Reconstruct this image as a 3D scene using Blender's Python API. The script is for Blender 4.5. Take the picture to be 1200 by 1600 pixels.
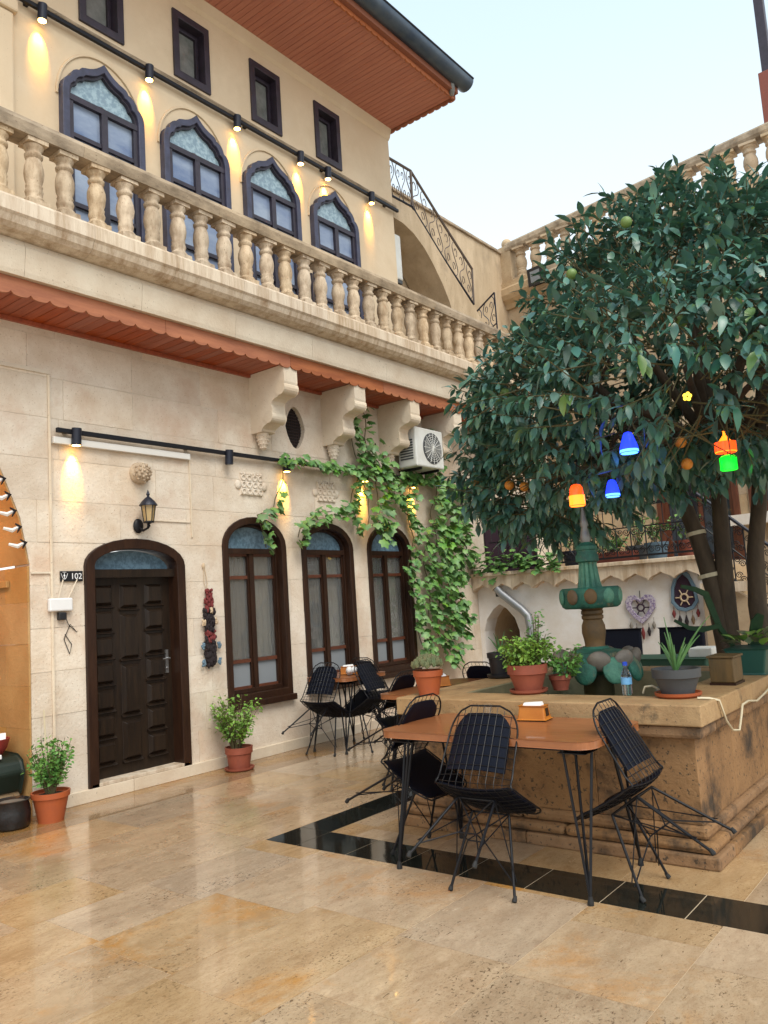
import bpy, bmesh, math, random
import numpy as np
from mathutils import Vector, Matrix
random.seed(7); RNG = np.random.default_rng(7)
R = math.radians; PI = math.pi; U = random.uniform
for o in list(bpy.data.objects): bpy.data.objects.remove(o)
SC = bpy.context.scene; COL = SC.collection

# ------------------------------------------------------------------ camera
cd = bpy.data.cameras.new('camera'); cam = bpy.data.objects.new('camera', cd); COL.objects.link(cam)
cd.sensor_fit = 'VERTICAL'; cd.sensor_height = 36; cd.lens = 1250/1600*36; cd.clip_start = .05; cd.clip_end = 800
yaw, pit, rol = R(38.1), R(6.55), R(-3.7)
fw = Vector((-math.sin(yaw)*math.cos(pit), math.cos(yaw)*math.cos(pit), math.sin(pit)))
r0 = Vector((math.cos(yaw), math.sin(yaw), 0)); u0 = r0.cross(fw)
rr = math.cos(rol)*r0 + math.sin(rol)*u0; uu = -math.sin(rol)*r0 + math.cos(rol)*u0
m3 = Matrix((rr, uu, -fw)).transposed()
cam.matrix_world = Matrix.Translation((0, 0, 1.5)) @ m3.to_4x4()
SC.camera = cam

# ------------------------------------------------------------------ sky, sun, exposure
SUN_EL, SUN_AZ = 52, 118          # azimuth measured clockwise from +Y
W = bpy.data.worlds.new('World'); SC.world = W; W.use_nodes = True
nt = W.node_tree; nt.nodes.clear()
sky = nt.nodes.new('ShaderNodeTexSky'); sky.sky_type = 'NISHITA'; sky.sun_disc = False
sky.sun_elevation = R(SUN_EL); sky.sun_rotation = R(SUN_AZ)
sky.air_density = 1.0; sky.dust_density = 3.0; sky.ozone_density = 1.0
veil = nt.nodes.new('ShaderNodeMix'); veil.data_type = 'RGBA'; veil.inputs[0].default_value = .74
tc = nt.nodes.new('ShaderNodeTexCoord'); sx = nt.nodes.new('ShaderNodeSeparateXYZ'); nt.links.new(tc.outputs['Generated'], sx.inputs[0])
rmp = nt.nodes.new('ShaderNodeMapRange'); rmp.inputs[1].default_value = .15; rmp.inputs[2].default_value = .80; nt.links.new(sx.outputs['Z'], rmp.inputs[0])
ov = nt.nodes.new('ShaderNodeMix'); ov.data_type = 'RGBA'; nt.links.new(rmp.outputs[0], ov.inputs[0])
ov.inputs[6].default_value = (8.4, 8.5, 8.4, 1); ov.inputs[7].default_value = (4.0, 5.7, 6.7, 1)     # thin overcast, whiter low down
nt.links.new(ov.outputs[2], veil.inputs[7])
bg = nt.nodes.new('ShaderNodeBackground'); bg.inputs[1].default_value = .10
wo = nt.nodes.new('ShaderNodeOutputWorld')
nt.links.new(sky.outputs[0], veil.inputs[6]); nt.links.new(veil.outputs[2], bg.inputs[0]); nt.links.new(bg.outputs[0], wo.inputs[0])
sd = bpy.data.lights.new('sun', 'SUN'); sd.energy = 1.5; sd.angle = R(38); sd.color = (1, .93, .82)
sun = bpy.data.objects.new('sun', sd); COL.objects.link(sun)
sv = Vector((math.sin(R(SUN_AZ))*math.cos(R(SUN_EL)), math.cos(R(SUN_AZ))*math.cos(R(SUN_EL)), math.sin(R(SUN_EL))))
sun.rotation_euler = (-sv).to_track_quat('-Z', 'Y').to_euler(); sun.location = (0, 0, 15)
SC.view_settings.view_transform = 'Standard'; SC.view_settings.look = 'None'
SC.view_settings.gamma = 1; SC.view_settings.exposure = .92; SC.view_settings.use_curve_mapping = False
SC.render.engine = 'CYCLES'; SC.cycles.max_bounces = 8; SC.cycles.sample_clamp_indirect = 4

# ------------------------------------------------------------------ materials
MATS = {}
def M(name, col, rough=.6, col2=None, scale=6, stretch=(1,1,1), bump=0, bscale=40, metal=0, rnd=0, emit=0, pits=0, pcol=None,
      col3=None, s3=2, st3=(1,1,1), lo3=.55, hi3=.7, alpha=1, trans=0, coat=0, detail=6, ecol=None, lo=.35, hi=.65, rough2=None, pscale=55, spec=.5):
    m = bpy.data.materials.new(name); m.use_nodes = True; t = m.node_tree; N = t.nodes; L = t.links
    b = N['Principled BSDF']; b.inputs['Roughness'].default_value = rough; b.inputs['Metallic'].default_value = metal; b.inputs['Specular IOR Level'].default_value = spec
    g = N.new('ShaderNodeNewGeometry')
    def noise(sc, st, det=detail):
        mp = N.new('ShaderNodeMapping'); mp.inputs['Scale'].default_value = st; L.new(g.outputs['Position'], mp.inputs[0])
        n = N.new('ShaderNodeTexNoise'); n.inputs['Scale'].default_value = sc; n.inputs['Detail'].default_value = det
        n.inputs['Roughness'].default_value = .65; L.new(mp.outputs[0], n.inputs[0]); return n.outputs[0]
    def rng(x, lo, hi):
        r = N.new('ShaderNodeMapRange'); r.inputs[1].default_value = lo; r.inputs[2].default_value = hi; L.new(x, r.inputs[0]); return r.outputs[0]
    def mix(f, a, c, mode='MIX'):
        x = N.new('ShaderNodeMix'); x.data_type = 'RGBA'; x.blend_type = mode
        if isinstance(f, (int, float)): x.inputs[0].default_value = f
        else: L.new(f, x.inputs[0])
        for s, v in ((6, a), (7, c)):
            if isinstance(v, tuple): x.inputs[s].default_value = v+(1,) if len(v) == 3 else v
            else: L.new(v, x.inputs[s])
        return x.outputs[2]
    c = tuple(col); out = c
    if col2 is not None: out = mix(rng(noise(scale, stretch), lo, hi), c, tuple(col2))
    if col3 is not None: out = mix(rng(noise(s3, st3), lo3, hi3), out, tuple(col3))
    if pits:
        out = mix(rng(noise(pscale, stretch, 3), .72-pits*.2, .78-pits*.2), out, tuple(pcol or (c[0]*.35, c[1]*.3, c[2]*.25)))
    if rnd:
        oi = N.new('ShaderNodeObjectInfo'); h = N.new('ShaderNodeHueSaturation')
        v = N.new('ShaderNodeMapRange'); v.inputs[3].default_value = 1-rnd; v.inputs[4].default_value = 1+rnd
        L.new(oi.outputs['Random'], v.inputs[0]); L.new(v.outputs[0], h.inputs['Value'])
        mm = N.new('ShaderNodeMath'); mm.operation = 'MULTIPLY'; mm.inputs[1].default_value = 7.13; L.new(oi.outputs['Random'], mm.inputs[0])
        fr = N.new('ShaderNodeMath'); fr.operation = 'FRACT'; L.new(mm.outputs[0], fr.inputs[0])
        v2 = N.new('ShaderNodeMapRange'); v2.inputs[3].default_value = 1-rnd*1.2; v2.inputs[4].default_value = 1+rnd*1.2
        L.new(fr.outputs[0], v2.inputs[0]); L.new(v2.outputs[0], h.inputs['Saturation'])
        if isinstance(out, tuple): h.inputs['Color'].default_value = out+(1,)
        else: L.new(out, h.inputs['Color'])
        out = h.outputs[0]
    if isinstance(out, tuple): b.inputs['Base Color'].default_value = out+(1,)
    else: L.new(out, b.inputs['Base Color'])
    if rough2 is not None:
        r = N.new('ShaderNodeMapRange'); r.inputs[1].default_value = .35; r.inputs[2].default_value = .68
        r.inputs[3].default_value = rough; r.inputs[4].default_value = rough2
        L.new(noise(2.2, (1,1,1)), r.inputs[0]); L.new(r.outputs[0], b.inputs['Roughness'])
    if bump:
        bm_ = N.new('ShaderNodeBump'); bm_.inputs['Strength'].default_value = bump; bm_.inputs['Distance'].default_value = .01
        L.new(noise(bscale, stretch, 8), bm_.inputs['Height']); L.new(bm_.outputs[0], b.inputs['Normal'])
    if emit:
        b.inputs['Emission Strength'].default_value = emit; b.inputs['Emission Color'].default_value = tuple(ecol or col)+(1,)
    if trans: b.inputs['Transmission Weight'].default_value = trans
    if coat: b.inputs['Coat Weight'].default_value = coat; b.inputs['Coat Roughness'].default_value = .04
    MATS[name] = m; return m

LIME = (.73, .65, .545)
m_block = M('limewashed limestone', LIME, .85, (.60, .49, .375), 2.6, rnd=.06, bump=.7, bscale=32, pits=.46, pcol=(.36,.25,.16), col3=(.56,.40,.29), s3=1.5, lo3=.52, hi3=.74, detail=10, pscale=70)
m_mortar = M('pale mortar', (.70, .63, .52), .9, bump=.2)
m_plaster = M('warm plaster', (.66, .535, .375), .85, (.58, .45, .30), 1.6, bump=.22, bscale=22, pits=.14, col3=(.66,.55,.40), s3=.8)
m_corn = M('streaked cornice limestone', (.66, .55, .42), .85, (.36, .235, .13), 3, (3.6, 3.6, .4), bump=.5, bscale=30, rnd=.07, pits=.3, lo=.42, hi=.72)
m_band = M('smooth pale limestone', (.69, .605, .48), .8, (.58, .47, .35), 1.9, bump=.45, bscale=34, rnd=.05, pits=.3, detail=9)
m_balu = M('weathered baluster stone', (.58, .455, .315), .85, (.30, .20, .115), 7, (1.6, 1.6, .6), bump=.8, bscale=50, rnd=.12, pits=.4, lo=.40, hi=.68)
m_rail = M('lichen grey coping stone', (.46, .36, .25), .9, (.20, .15, .10), 6, (1, .5, 1), bump=.5, bscale=40, pits=.4, rnd=.06)
m_stain = M('stained tan render', (.55, .43, .29), .9, (.40, .30, .19), 2.2, (1.6, 1.6, .55), bump=.5, bscale=24, pits=.4, col3=(.22,.17,.12), s3=1.4, st3=(1, 1, .8), lo3=.58, hi3=.80, detail=9)
m_glowtint = M('plaster tinted with lamp glow', (.50, .30, .115), .85, (.40, .215, .07), 2.2, bump=.3, pits=.2, rnd=.08)  # golden tone paints the recess lamp's warm glow into the plaster
m_rear = M('tan rubble limestone', (.50, .385, .25), .9, (.38, .27, .165), 2.4, bump=.5, bscale=24, rnd=.10, pits=.4)
m_white = M('white painted plaster', (.79, .775, .76), .85, (.66, .60, .53), 1.8, bump=.25, bscale=20, pits=.15)
m_white2 = M('grey white cable trunking', (.68, .66, .62), .5)
m_soff = M('varnished orange pine', (.40, .092, .034), .45, (.28, .058, .022), 9, (.25, 3, 1), rnd=.09, bump=.1)
m_soff2 = M('roof soffit pine', (.50, .20, .13), .5, (.42, .15, .10), 9, (.25, 3, 1))
m_fasc = M('faded pine fascia', (.42, .145, .058), .6, (.28, .085, .034), 8, (1, .25, 2), rnd=.06, bump=.15)
m_dark = M('dark walnut stained wood', (.020, .0085, .005), .4, (.038, .016, .008), 14, (2, 2, .25), bump=.15, bscale=30, spec=.3)
m_door = M('black brown door wood', (.011, .007, .005), .36, (.024, .014, .008), 14, (2, 2, .2), bump=.2, bscale=26, spec=.32)
m_red = M('reddish glazing bar wood', (.13, .040, .018), .45, (.08, .024, .012), 14, (2, 2, .3))
m_blue = M('slate blue painted wood', (.055, .058, .105), .45, (.035, .035, .06), 9, bump=.1)
m_navy = M('dark aubergine painted wood', (.035, .026, .042), .45, (.02, .015, .022), 9, bump=.1)
m_iron = M('black wrought iron', (.007, .007, .010), .45, spec=.3)
m_ironb = M('dark blue black iron', (.016, .019, .032), .45, metal=.3)
m_ironr = M('brown grey iron', (.10, .075, .06), .6)
m_wire = M('black lacquered wire', (.006, .006, .008), .4, spec=.3)
m_cush = M('navy black vinyl cushion', (.0035, .005, .012), .5, bump=.1, bscale=160, spec=.14)
m_rub = M('black rubber', (.012, .012, .012), .7)
m_top = M('orange wood table board', (.34, .125, .045), .38, (.24, .08, .026), 9, (.35, 5, 1), bump=.06, coat=.25)
m_terra = M('terracotta', (.40, .09, .022), .6, (.34, .08, .027), 7, bump=.12)
m_terra2 = M('dull terracotta', (.30, .075, .04), .6, (.22, .055, .03), 7, bump=.12)
m_grey = M('dark grey plastic', (.055, .06, .065), .55, bump=.08)
m_blackp = M('black plastic', (.012, .013, .016), .4)
m_bag = M('glossy black bag', (.012, .012, .013), .28, bump=.6, bscale=14)
m_greenp = M('dark green plastic', (.012, .075, .06), .45)
m_soil = M('soil', (.03, .02, .013), .95, bump=.6)
m_basin = M('ochre weathered basin stone', (.33, .185, .082), .75, (.20, .105, .044), 2.6, bump=.9, bscale=30, pits=.62, detail=10, pscale=38, pcol=(.07,.045,.025), rnd=.05, col3=(.045,.03,.018), s3=2.6, lo3=.52, hi3=.66)
m_rim = M('pale basin coping stone', (.45, .295, .145), .65, (.31, .185, .085), 3.4, detail=10, bump=.7, bscale=26, pits=.4, pcol=(.12,.085,.05), rnd=.06, col3=(.10,.07,.04), s3=5, lo3=.58, hi3=.70)
m_mossy = M('mossy pool stone', (.27, .24, .14), .8, (.16, .15, .08), 4, bump=.4)
m_water = M('still pool water', (.05, .06, .035), .05)
m_verd = M('green painted stone', (.030, .17, .115), .6, (.014, .07, .055), 8, bump=1, bscale=26, col3=(.20,.17,.09), s3=9, lo3=.57, hi3=.68, pits=.3)
m_verd2 = M('pale mint painted stone', (.10, .28, .19), .6, (.035, .14, .10), 9, bump=.9, bscale=26, col3=(.18,.17,.09), s3=11, lo3=.58, hi3=.70, pits=.3)
m_peb = M('grey tan pebble', (.22, .19, .15), .6, (.14, .12, .10), 9, bump=.3, rnd=.2)
m_rust = M('rusty brown stone', (.19, .11, .045), .6, (.09, .06, .03), 7, bump=.4, rnd=.1)
m_olive = M('olive slimed stone', (.065, .055, .022), .4, (.03, .03, .014), 7, bump=.4)
m_pipe = M('dull grey metal', (.20, .21, .21), .45, metal=.6)
m_gutter = M('dark blue grey gutter', (.035, .06, .10), .4, (.09, .12, .15), 2, metal=.3)
m_tile = M('roof tile', (.25, .09, .05), .8)
m_ptile = M('galvanised pipe', (.30, .31, .33), .4, metal=.5)
m_glass = M('dark window glass', (.05, .06, .075), .04)
m_glassu = M('window glass with painted sky reflection', (.12, .17, .30), .06, (.30, .36, .46), 1.1, (1, 1, 2.2))  # blue tone and paler patches paint the sky's reflection onto the panes
m_cyan = M('blue frosted lattice glass', (.16, .27, .36), .35, (.09, .16, .22), 26, lo=.42, hi=.56)
m_cyan2 = M('pale blue lattice glass', (.34, .46, .52), .4, (.20, .29, .36), 20, lo=.42, hi=.56)
m_frost = M('frosted white glass', (.22, .24, .26), .45)
m_curt = M('beige curtain', (.21, .18, .14), .9)
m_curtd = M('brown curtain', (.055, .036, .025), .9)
m_pale = M('dusty pale pane', (.22, .23, .22), .25, (.12, .13, .12), 5)
m_steel = M('satin steel', (.5, .5, .5), .3, metal=.9)
m_wht = M('white plastic', (.75, .75, .75), .45)
m_acw = M('aged white casing', (.66, .68, .66), .5, (.58, .58, .54), 4)
m_sign = M('black sign enamel', (.01, .01, .012), .3)
m_txt = M('white lettering', (.8, .8, .8), .5)
m_orange = M('orange plastic dispenser', (.50, .17, .015), .45, (.42, .13, .01), 8)
m_napk = M('white napkin', (.8, .8, .8), .9)
m_leafy = M('young orange tree leaf', (.10, .20, .055), .34, (.14, .24, .06), 5)
m_leaf = M('orange tree leaf', (.058, .145, .130), .34, spec=.6, col2=(.080, .190, .125), scale=3.5, rnd=.25, lo=.4, hi=.6)
m_leaf2 = M('orange tree leaf stuff', (.052, .135, .122), .34, spec=.6, col2=(.080, .190, .115), scale=9, lo=.35, hi=.65, detail=3, col3=(.11,.20,.055), s3=16, lo3=.62, hi3=.66)
m_vine = M('vine leaf', (.085, .215, .065), .45, (.17, .31, .075), 6, rnd=.22, lo=.4, hi=.6)
m_vinef = M('vine leaf stuff', (.075, .195, .06), .45, (.16, .30, .07), 11, lo=.4, hi=.6)
m_vred = M('reddening vine leaf', (.45, .12, .04), .5, (.40, .22, .04), 6)
m_lime = M('lime green herb leaf', (.22, .38, .05), .5, (.13, .27, .045), 11, lo=.4, hi=.6)
m_lime2 = M('fresh green herb leaf', (.15, .33, .06), .5, (.08, .22, .045), 11, lo=.4, hi=.6)
m_succ = M('grey green succulent', (.12, .17, .08), .5, (.20, .18, .09), 18)
m_aloe = M('aloe leaf', (.06, .17, .05), .4, (.10, .22, .07), 8)
m_cact = M('dark cactus green', (.012, .04, .018), .6, (.022, .055, .02), 8, spec=.2)
m_bark = M('grey brown bark', (.075, .055, .035), .85, (.04, .03, .02), 12, (1,1,.3), bump=.6)
m_stem = M('green brown stem', (.10, .085, .035), .8)
m_fruit = M('orange fruit', (.62, .24, .03), .45, bump=.2, bscale=90)
m_fruitg = M('green fruit', (.13, .21, .05), .45, bump=.2, bscale=90)
m_tape = M('pale tree tape', (.5, .46, .33), .7)
m_cable = M('cream cable', (.60, .52, .36), .6)
m_box = M('olive brown wood', (.13, .075, .022), .5, (.07, .045, .014), 10, (2,2,.4), bump=.2)
m_cloth = M('green tablecloth', (.02, .075, .045), .7)
m_cover = M('dark green cover', (.005, .014, .008), .6, bump=.3, bscale=8)
m_redp = M('dull red plastic', (.25, .03, .025), .5)
m_pot = M('red brown planter', (.20, .05, .03), .6)
m_lilac = M('lilac lace', (.20, .15, .27), .85, (.5, .45, .52), 40, lo=.45, hi=.55)
m_purp = M('dark plum felt', (.035, .015, .03), .9)
m_teal = M('steel blue wool', (.12, .19, .25), .9)
m_wine = M('wine red wool', (.16, .025, .025), .9)
m_cream = M('cream wool', (.55, .42, .28), .9)
m_bwool = M('black wool', (.018, .012, .014), .95, bump=.5)
m_led = M('lamp lens', (1, .7, .3), .3, emit=14, ecol=(1, .55, .12))
m_lant = M('lantern amber glass', (.42, .30, .14), .25)
def lampmat(n, c, e): return M(n, tuple(min(.8, x*.6+.02) for x in c), .3, emit=e, ecol=c)
m_lblue = lampmat('blue lamp glass', (.01, .03, 1), 1.6); m_lred = lampmat('red lamp glass', (1, .06, .005), 1.3)
m_lor = lampmat('orange lamp glow', (1, .22, .01), 1.6); m_lgreen = lampmat('green lamp glass', (.0, .8, .02), 1.0); m_lyel = lampmat('yellow lamp glow', (1, .62, .05), 1.6)
m_lblue2 = lampmat('pale blue lamp rim', (.08, .30, 1), 2.2)
m_bott = M('clear plastic', (.95, .97, .98), .05, trans=1)
m_bcap = M('blue cap', (.01, .06, .5), .4)
m_blbl = M('blue label', (.15, .40, .70), .5)

def floor_material(name, base, rnd):
    m = bpy.data.materials.new(name); m.use_nodes = True; t = m.node_tree; N = t.nodes; L = t.links; b = N['Principled BSDF']
    g = N.new('ShaderNodeNewGeometry'); oi = N.new('ShaderNodeObjectInfo')
    off = N.new('ShaderNodeVectorMath'); off.operation = 'SCALE'; off.inputs[0].default_value = (13, 7, 3); L.new(oi.outputs['Random'], off.inputs['Scale'])
    ad = N.new('ShaderNodeVectorMath'); ad.operation = 'ADD'; L.new(g.outputs['Position'], ad.inputs[0]); L.new(off.outputs[0], ad.inputs[1])
    def noise(sc, st, src=ad, det=7, ro=.68):
        mp = N.new('ShaderNodeMapping'); mp.inputs['Scale'].default_value = st; L.new(src.outputs[0], mp.inputs[0])
        n = N.new('ShaderNodeTexNoise'); n.inputs['Scale'].default_value = sc; n.inputs['Detail'].default_value = det; n.inputs['Roughness'].default_value = ro
        n.inputs['Distortion'].default_value = .4
        L.new(mp.outputs[0], n.inputs[0]); return n.outputs[0]
    def rng(x, lo, hi, a=0, c=1):
        r = N.new('ShaderNodeMapRange'); r.inputs[1].default_value = lo; r.inputs[2].default_value = hi; r.inputs[3].default_value = a; r.inputs[4].default_value = c
        L.new(x, r.inputs[0]); return r.outputs[0]
    def mix(f, a, c):
        x = N.new('ShaderNodeMix'); x.data_type = 'RGBA'; L.new(f, x.inputs[0])
        for s, v in ((6, a), (7, c)):
            if isinstance(v, tuple): x.inputs[s].default_value = v+(1,)
            else: L.new(v, x.inputs[s])
        return x.outputs[2]
    c1 = base; c2 = (base[0]*.74, base[1]*.70, base[2]*.66)
    o = mix(rng(noise(1.6, (3.2, .9, 1)), .38, .66), c1, c2)
    o = mix(rng(noise(7, (2.4, .8, 1)), .52, .74), o, (base[0]*.66, base[1]*.60, base[2]*.55))
    o = mix(rng(noise(.9, (1, .8, 1), det=9, ro=.75), .55, .66), o, (base[0]*.90, base[1]*.62, base[2]*.30))     # ochre stains
    o = mix(rng(noise(5, (1, 1, 1), det=9, ro=.8), .66, .72), o, (base[0]*.70, base[1]*.36, base[2]*.13))
    mk = N.new('ShaderNodeMath'); mk.operation = 'MULTIPLY'
    L.new(rng(noise(62, (1.2, .8, 1), det=5), .56, .62), mk.inputs[0]); L.new(rng(noise(1.7, (1.4, .8, 1)), .47, .62), mk.inputs[1])
    o = mix(mk.outputs[0], o, (base[0]*.16, base[1]*.12, base[2]*.10))                                              # clustered pits
    o = mix(rng(noise(10, (1.6, .8, 1), det=9, ro=.82), .52, .60, 0, .45), o, (base[0]*.72, base[1]*.64, base[2]*.56))
    o = mix(rng(noise(3.2, (1.3, .7, 1), det=10, ro=.8), .56, .62, 0, .6), o, (base[0]*.62, base[1]*.55, base[2]*.50))
    o = mix(rng(noise(26, (2.6, .6, 1), det=4), .66, .70), o, (base[0]*.2, base[1]*.15, base[2]*.12))
    o = mix(rng(noise(75, (1.4, .8, 1), det=6, ro=.85), .50, .66, 0, .75), o, (base[0]*.55, base[1]*.48, base[2]*.42))
    o = mix(rng(noise(14, (1.2, .9, 1), det=6), .56, .72, 0, .5), o, (base[0]*1.12, base[1]*1.14, base[2]*1.2))
    h = N.new('ShaderNodeHueSaturation'); L.new(o, h.inputs['Color']); L.new(rng(oi.outputs['Random'], 0, 1, 1-rnd, 1+rnd), h.inputs['Value'])
    mm = N.new('ShaderNodeMath'); mm.operation = 'MULTIPLY'; mm.inputs[1].default_value = 9.7; L.new(oi.outputs['Random'], mm.inputs[0])
    fr = N.new('ShaderNodeMath'); fr.operation = 'FRACT'; L.new(mm.outputs[0], fr.inputs[0]); L.new(rng(fr.outputs[0], 0, 1, .82, 1.12), h.inputs['Saturation'])
    L.new(h.outputs[0], b.inputs['Base Color'])
    L.new(rng(noise(1.3, (1, 1, 1), g), .36, .64, .07, .34), b.inputs['Roughness'])
    L.new(rng(noise(.8, (1, 1, 1), g), .42, .58, .1, .5), b.inputs['Coat Weight']); b.inputs['Coat Roughness'].default_value = .03
    bp = N.new('ShaderNodeBump'); bp.inputs['Strength'].default_value = .12; bp.inputs['Distance'].default_value = .01
    L.new(noise(9, (1, 1, 1), g), bp.inputs['Height']); L.new(bp.outputs[0], b.inputs['Normal'])
    return m
m_trav = floor_material('wet travertine', (.52, .37, .22), .075)
m_plank = floor_material('wet ochre border stone', (.36, .205, .078), .12)
m_joint = M('pale floor grout', (.60, .465, .315), .4)
m_blk = M('polished black granite', (.008, .009, .008), .04, (.016, .018, .014), 40, bump=.03, bscale=8)

# ------------------------------------------------------------------ mesh helpers
class MB:
    def __init__(s): s.v = []; s.f = []
    def add(s, v, f):
        n = len(s.v); s.v += [tuple(p) for p in v]; s.f += [tuple(i+n for i in q) for q in f]; return s
    def box(s, x0, x1, y0, y1, z0, z1):
        return s.add([(x0,y0,z0),(x1,y0,z0),(x1,y1,z0),(x0,y1,z0),(x0,y0,z1),(x1,y0,z1),(x1,y1,z1),(x0,y1,z1)],
                     [(0,3,2,1),(4,5,6,7),(0,1,5,4),(1,2,6,5),(2,3,7,6),(3,0,4,7)])
    def prism(s, a, b):
        n = len(a)
        return s.add(list(a)+list(b), [tuple(range(n)), tuple(range(2*n-1, n-1, -1))]+[(i, (i+1) % n, n+(i+1) % n, n+i) for i in range(n)])
    def ring(s, o0, i0, o1, i1, close=True):
        n = len(o0); v = list(o0)+list(i0)+list(o1)+list(i1); f = []
        for k in range(n if close else n-1):
            j = (k+1) % n
            f += [(k, j, n+j, n+k), (2*n+k, 3*n+k, 3*n+j, 2*n+j), (k, 2*n+k, 2*n+j, j), (n+k, n+j, 3*n+j, 3*n+k)]
        if not close:
            f += [(0, n, 3*n, 2*n), (n-1, 3*n-1, 4*n-1, 2*n-1)]
        return s.add(v, f)
    def tube(s, pts, r, n=6, cap=True, closed=False):
        pts = [Vector(p) for p in pts]; k = len(pts); rs = r if isinstance(r, (list, tuple)) else [r]*k
        up = None; V = []; F = []
        for i, p in enumerate(pts):
            if closed: t = pts[(i+1) % k]-pts[i-1]
            else: t = pts[min(i+1, k-1)]-pts[max(i-1, 0)]
            if t.length < 1e-9: t = Vector((0, 0, 1))
            t.normalize()
            if up is None:
                up = t.orthogonal()
            up = (up-t*up.dot(t))
            if up.length < 1e-6: up = t.orthogonal()
            up.normalize(); bn = t.cross(up)
            for j in range(n):
                a = 2*PI*j/n+PI/4; V.append(p+(up*math.cos(a)+bn*math.sin(a))*rs[i])
        for i in range(k if closed else k-1):
            i2 = (i+1) % k
            for j in range(n):
                j2 = (j+1) % n; F.append((i*n+j, i*n+j2, i2*n+j2, i2*n+j))
        if cap and not closed: F += [tuple(range(n-1, -1, -1)), tuple((k-1)*n+j for j in range(n))]
        return s.add(V, F)
    def lathe(s, prof, c=(0,0,0), n=20, axis=None, lobes=0, la=0):
        V = []; F = []; k = len(prof)
        for r, z in prof:
            for j in range(n):
                a = 2*PI*j/n; q = r*(1+la*abs(math.cos(a*lobes/2))) if lobes else r
                V.append((c[0]+q*math.cos(a), c[1]+q*math.sin(a), c[2]+z))
        for i in range(k-1):
            for j in range(n):
                j2 = (j+1) % n; F.append((i*n+j, i*n+j2, (i+1)*n+j2, (i+1)*n+j))
        F += [tuple(range(n-1, -1, -1)), tuple((k-1)*n+j for j in range(n))]
        return s.add(V, F)
    def ball(s, c, rx, ry=None, rz=None, n=12, m=8):
        ry = ry or rx; rz = rz or rx; V = []; F = []
        for i in range(1, m):
            t = PI*i/m
            for j in range(n):
                a = 2*PI*j/n; V.append((c[0]+rx*math.sin(t)*math.cos(a), c[1]+ry*math.sin(t)*math.sin(a), c[2]-rz*math.cos(t)))
        V += [(c[0], c[1], c[2]-rz), (c[0], c[1], c[2]+rz)]; b = len(V)-2
        for i in range(m-2):
            for j in range(n):
                j2 = (j+1) % n; F.append((i*n+j, i*n+j2, (i+1)*n+j2, (i+1)*n+j))
        for j in range(n):
            j2 = (j+1) % n; F += [(b, j2, j), (b+1, (m-2)*n+j, (m-2)*n+j2)]
        return s.add(V, F)
    def xform(s, mat, n0=0):
        for i in range(n0, len(s.v)): s.v[i] = tuple(mat @ Vector(s.v[i]))
        return s
OFF = {}
def T(name, label, cat, loc, group=None):
    o = bpy.data.objects.new(name, None); COL.objects.link(o); o.location = loc; o.empty_display_size = .1
    o['label'] = label; o['category'] = cat
    if group: o['group'] = group
    OFF[o] = Vector(loc); return o
def tag(o, label, cat, group=None):
    o['label'] = label; o['category'] = cat
    if group: o['group'] = group
    return o
def mesh(name, mb, mat, off=Vector((0,0,0)), smooth=False, bevel=0, norm=True):
    me = bpy.data.meshes.new(name); me.from_pydata([tuple(Vector(p)-off) for p in mb.v], [], mb.f); me.update()
    if norm or bevel:
        bm = bmesh.new(); bm.from_mesh(me)
        if bevel: bmesh.ops.bevel(bm, geom=[e for e in bm.edges if e.is_manifold and e.calc_face_angle(0) > .5], offset=bevel, segments=2, affect='EDGES', profile=.5)
        bmesh.ops.recalc_face_normals(bm, faces=bm.faces); bm.to_mesh(me); bm.free()
    if smooth:
        me.shade_smooth()
        try: me.set_sharp_from_angle(angle=R(smooth if smooth > 1 else 40))
        except Exception: pass
    me.materials.append(mat); return me
def B(name, mb, mat, parent=None, base=None, smooth=False, bevel=0, kind=None, label=None, norm=True):
    off = OFF[parent] if parent else Vector(base or (0, 0, 0))
    o = bpy.data.objects.new(name, mesh(name, mb, mat, off, smooth, bevel, norm)); COL.objects.link(o)
    if parent: o.parent = parent
    else: o.location = off
    OFF[o] = off
    if kind: o['kind'] = kind
    if label: o['label'] = label
    return o
def inst(name, me, loc, parent, rot=(0,0,0), scale=1):
    o = bpy.data.objects.new(name, me); COL.objects.link(o); o.parent = parent
    o.location = Vector(loc)-OFF[parent]; o.rotation_euler = rot
    o.scale = (scale,)*3 if isinstance(scale, (int, float)) else scale
    OFF[o] = Vector(loc); return o
def copy_tree(o, parent=None):
    c = o.copy(); COL.objects.link(c)
    if parent: c.parent = parent
    OFF[c] = OFF.get(o, Vector())
    for ch in list(o.children): copy_tree(ch, c)
    return c
def FP(y, z, d=0): return (-6.4+d, y, z)                      # facade plane
def BP(x, z, d=0): return (x, 10.3-d, z)                       # terrace wall plane
EX, NX = Vector((.9896, -.1437, 0)), Vector((-.1437, -.9896, 0))
def RP(u, z, d=0):                                             # rear building plane
    p = Vector((-7.0, 13.12, z))+EX*u+NX*d; return tuple(p)
def arch(y0, y1, zb, zs, zt, n=14, pw=1.0):
    c = (y0+y1)/2; a = (y1-y0)/2; P = [(y0, zb)]
    for i in range(n+1):
        t = PI-PI*i/n; P.append((c+a*math.cos(t), zs+(zt-zs)*math.sin(t)**pw))
    P.append((y1, zb)); return P
def inset_arch(y0, y1, zb, zs, zt, s, sb=None, n=14): return arch(y0+s, y1-s, zb+(s if sb is None else sb), zs, zt-s, n)
def area(p): return sum(p[i-1][0]*p[i][1]-p[i][0]*p[i-1][1] for i in range(len(p)))/2
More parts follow.
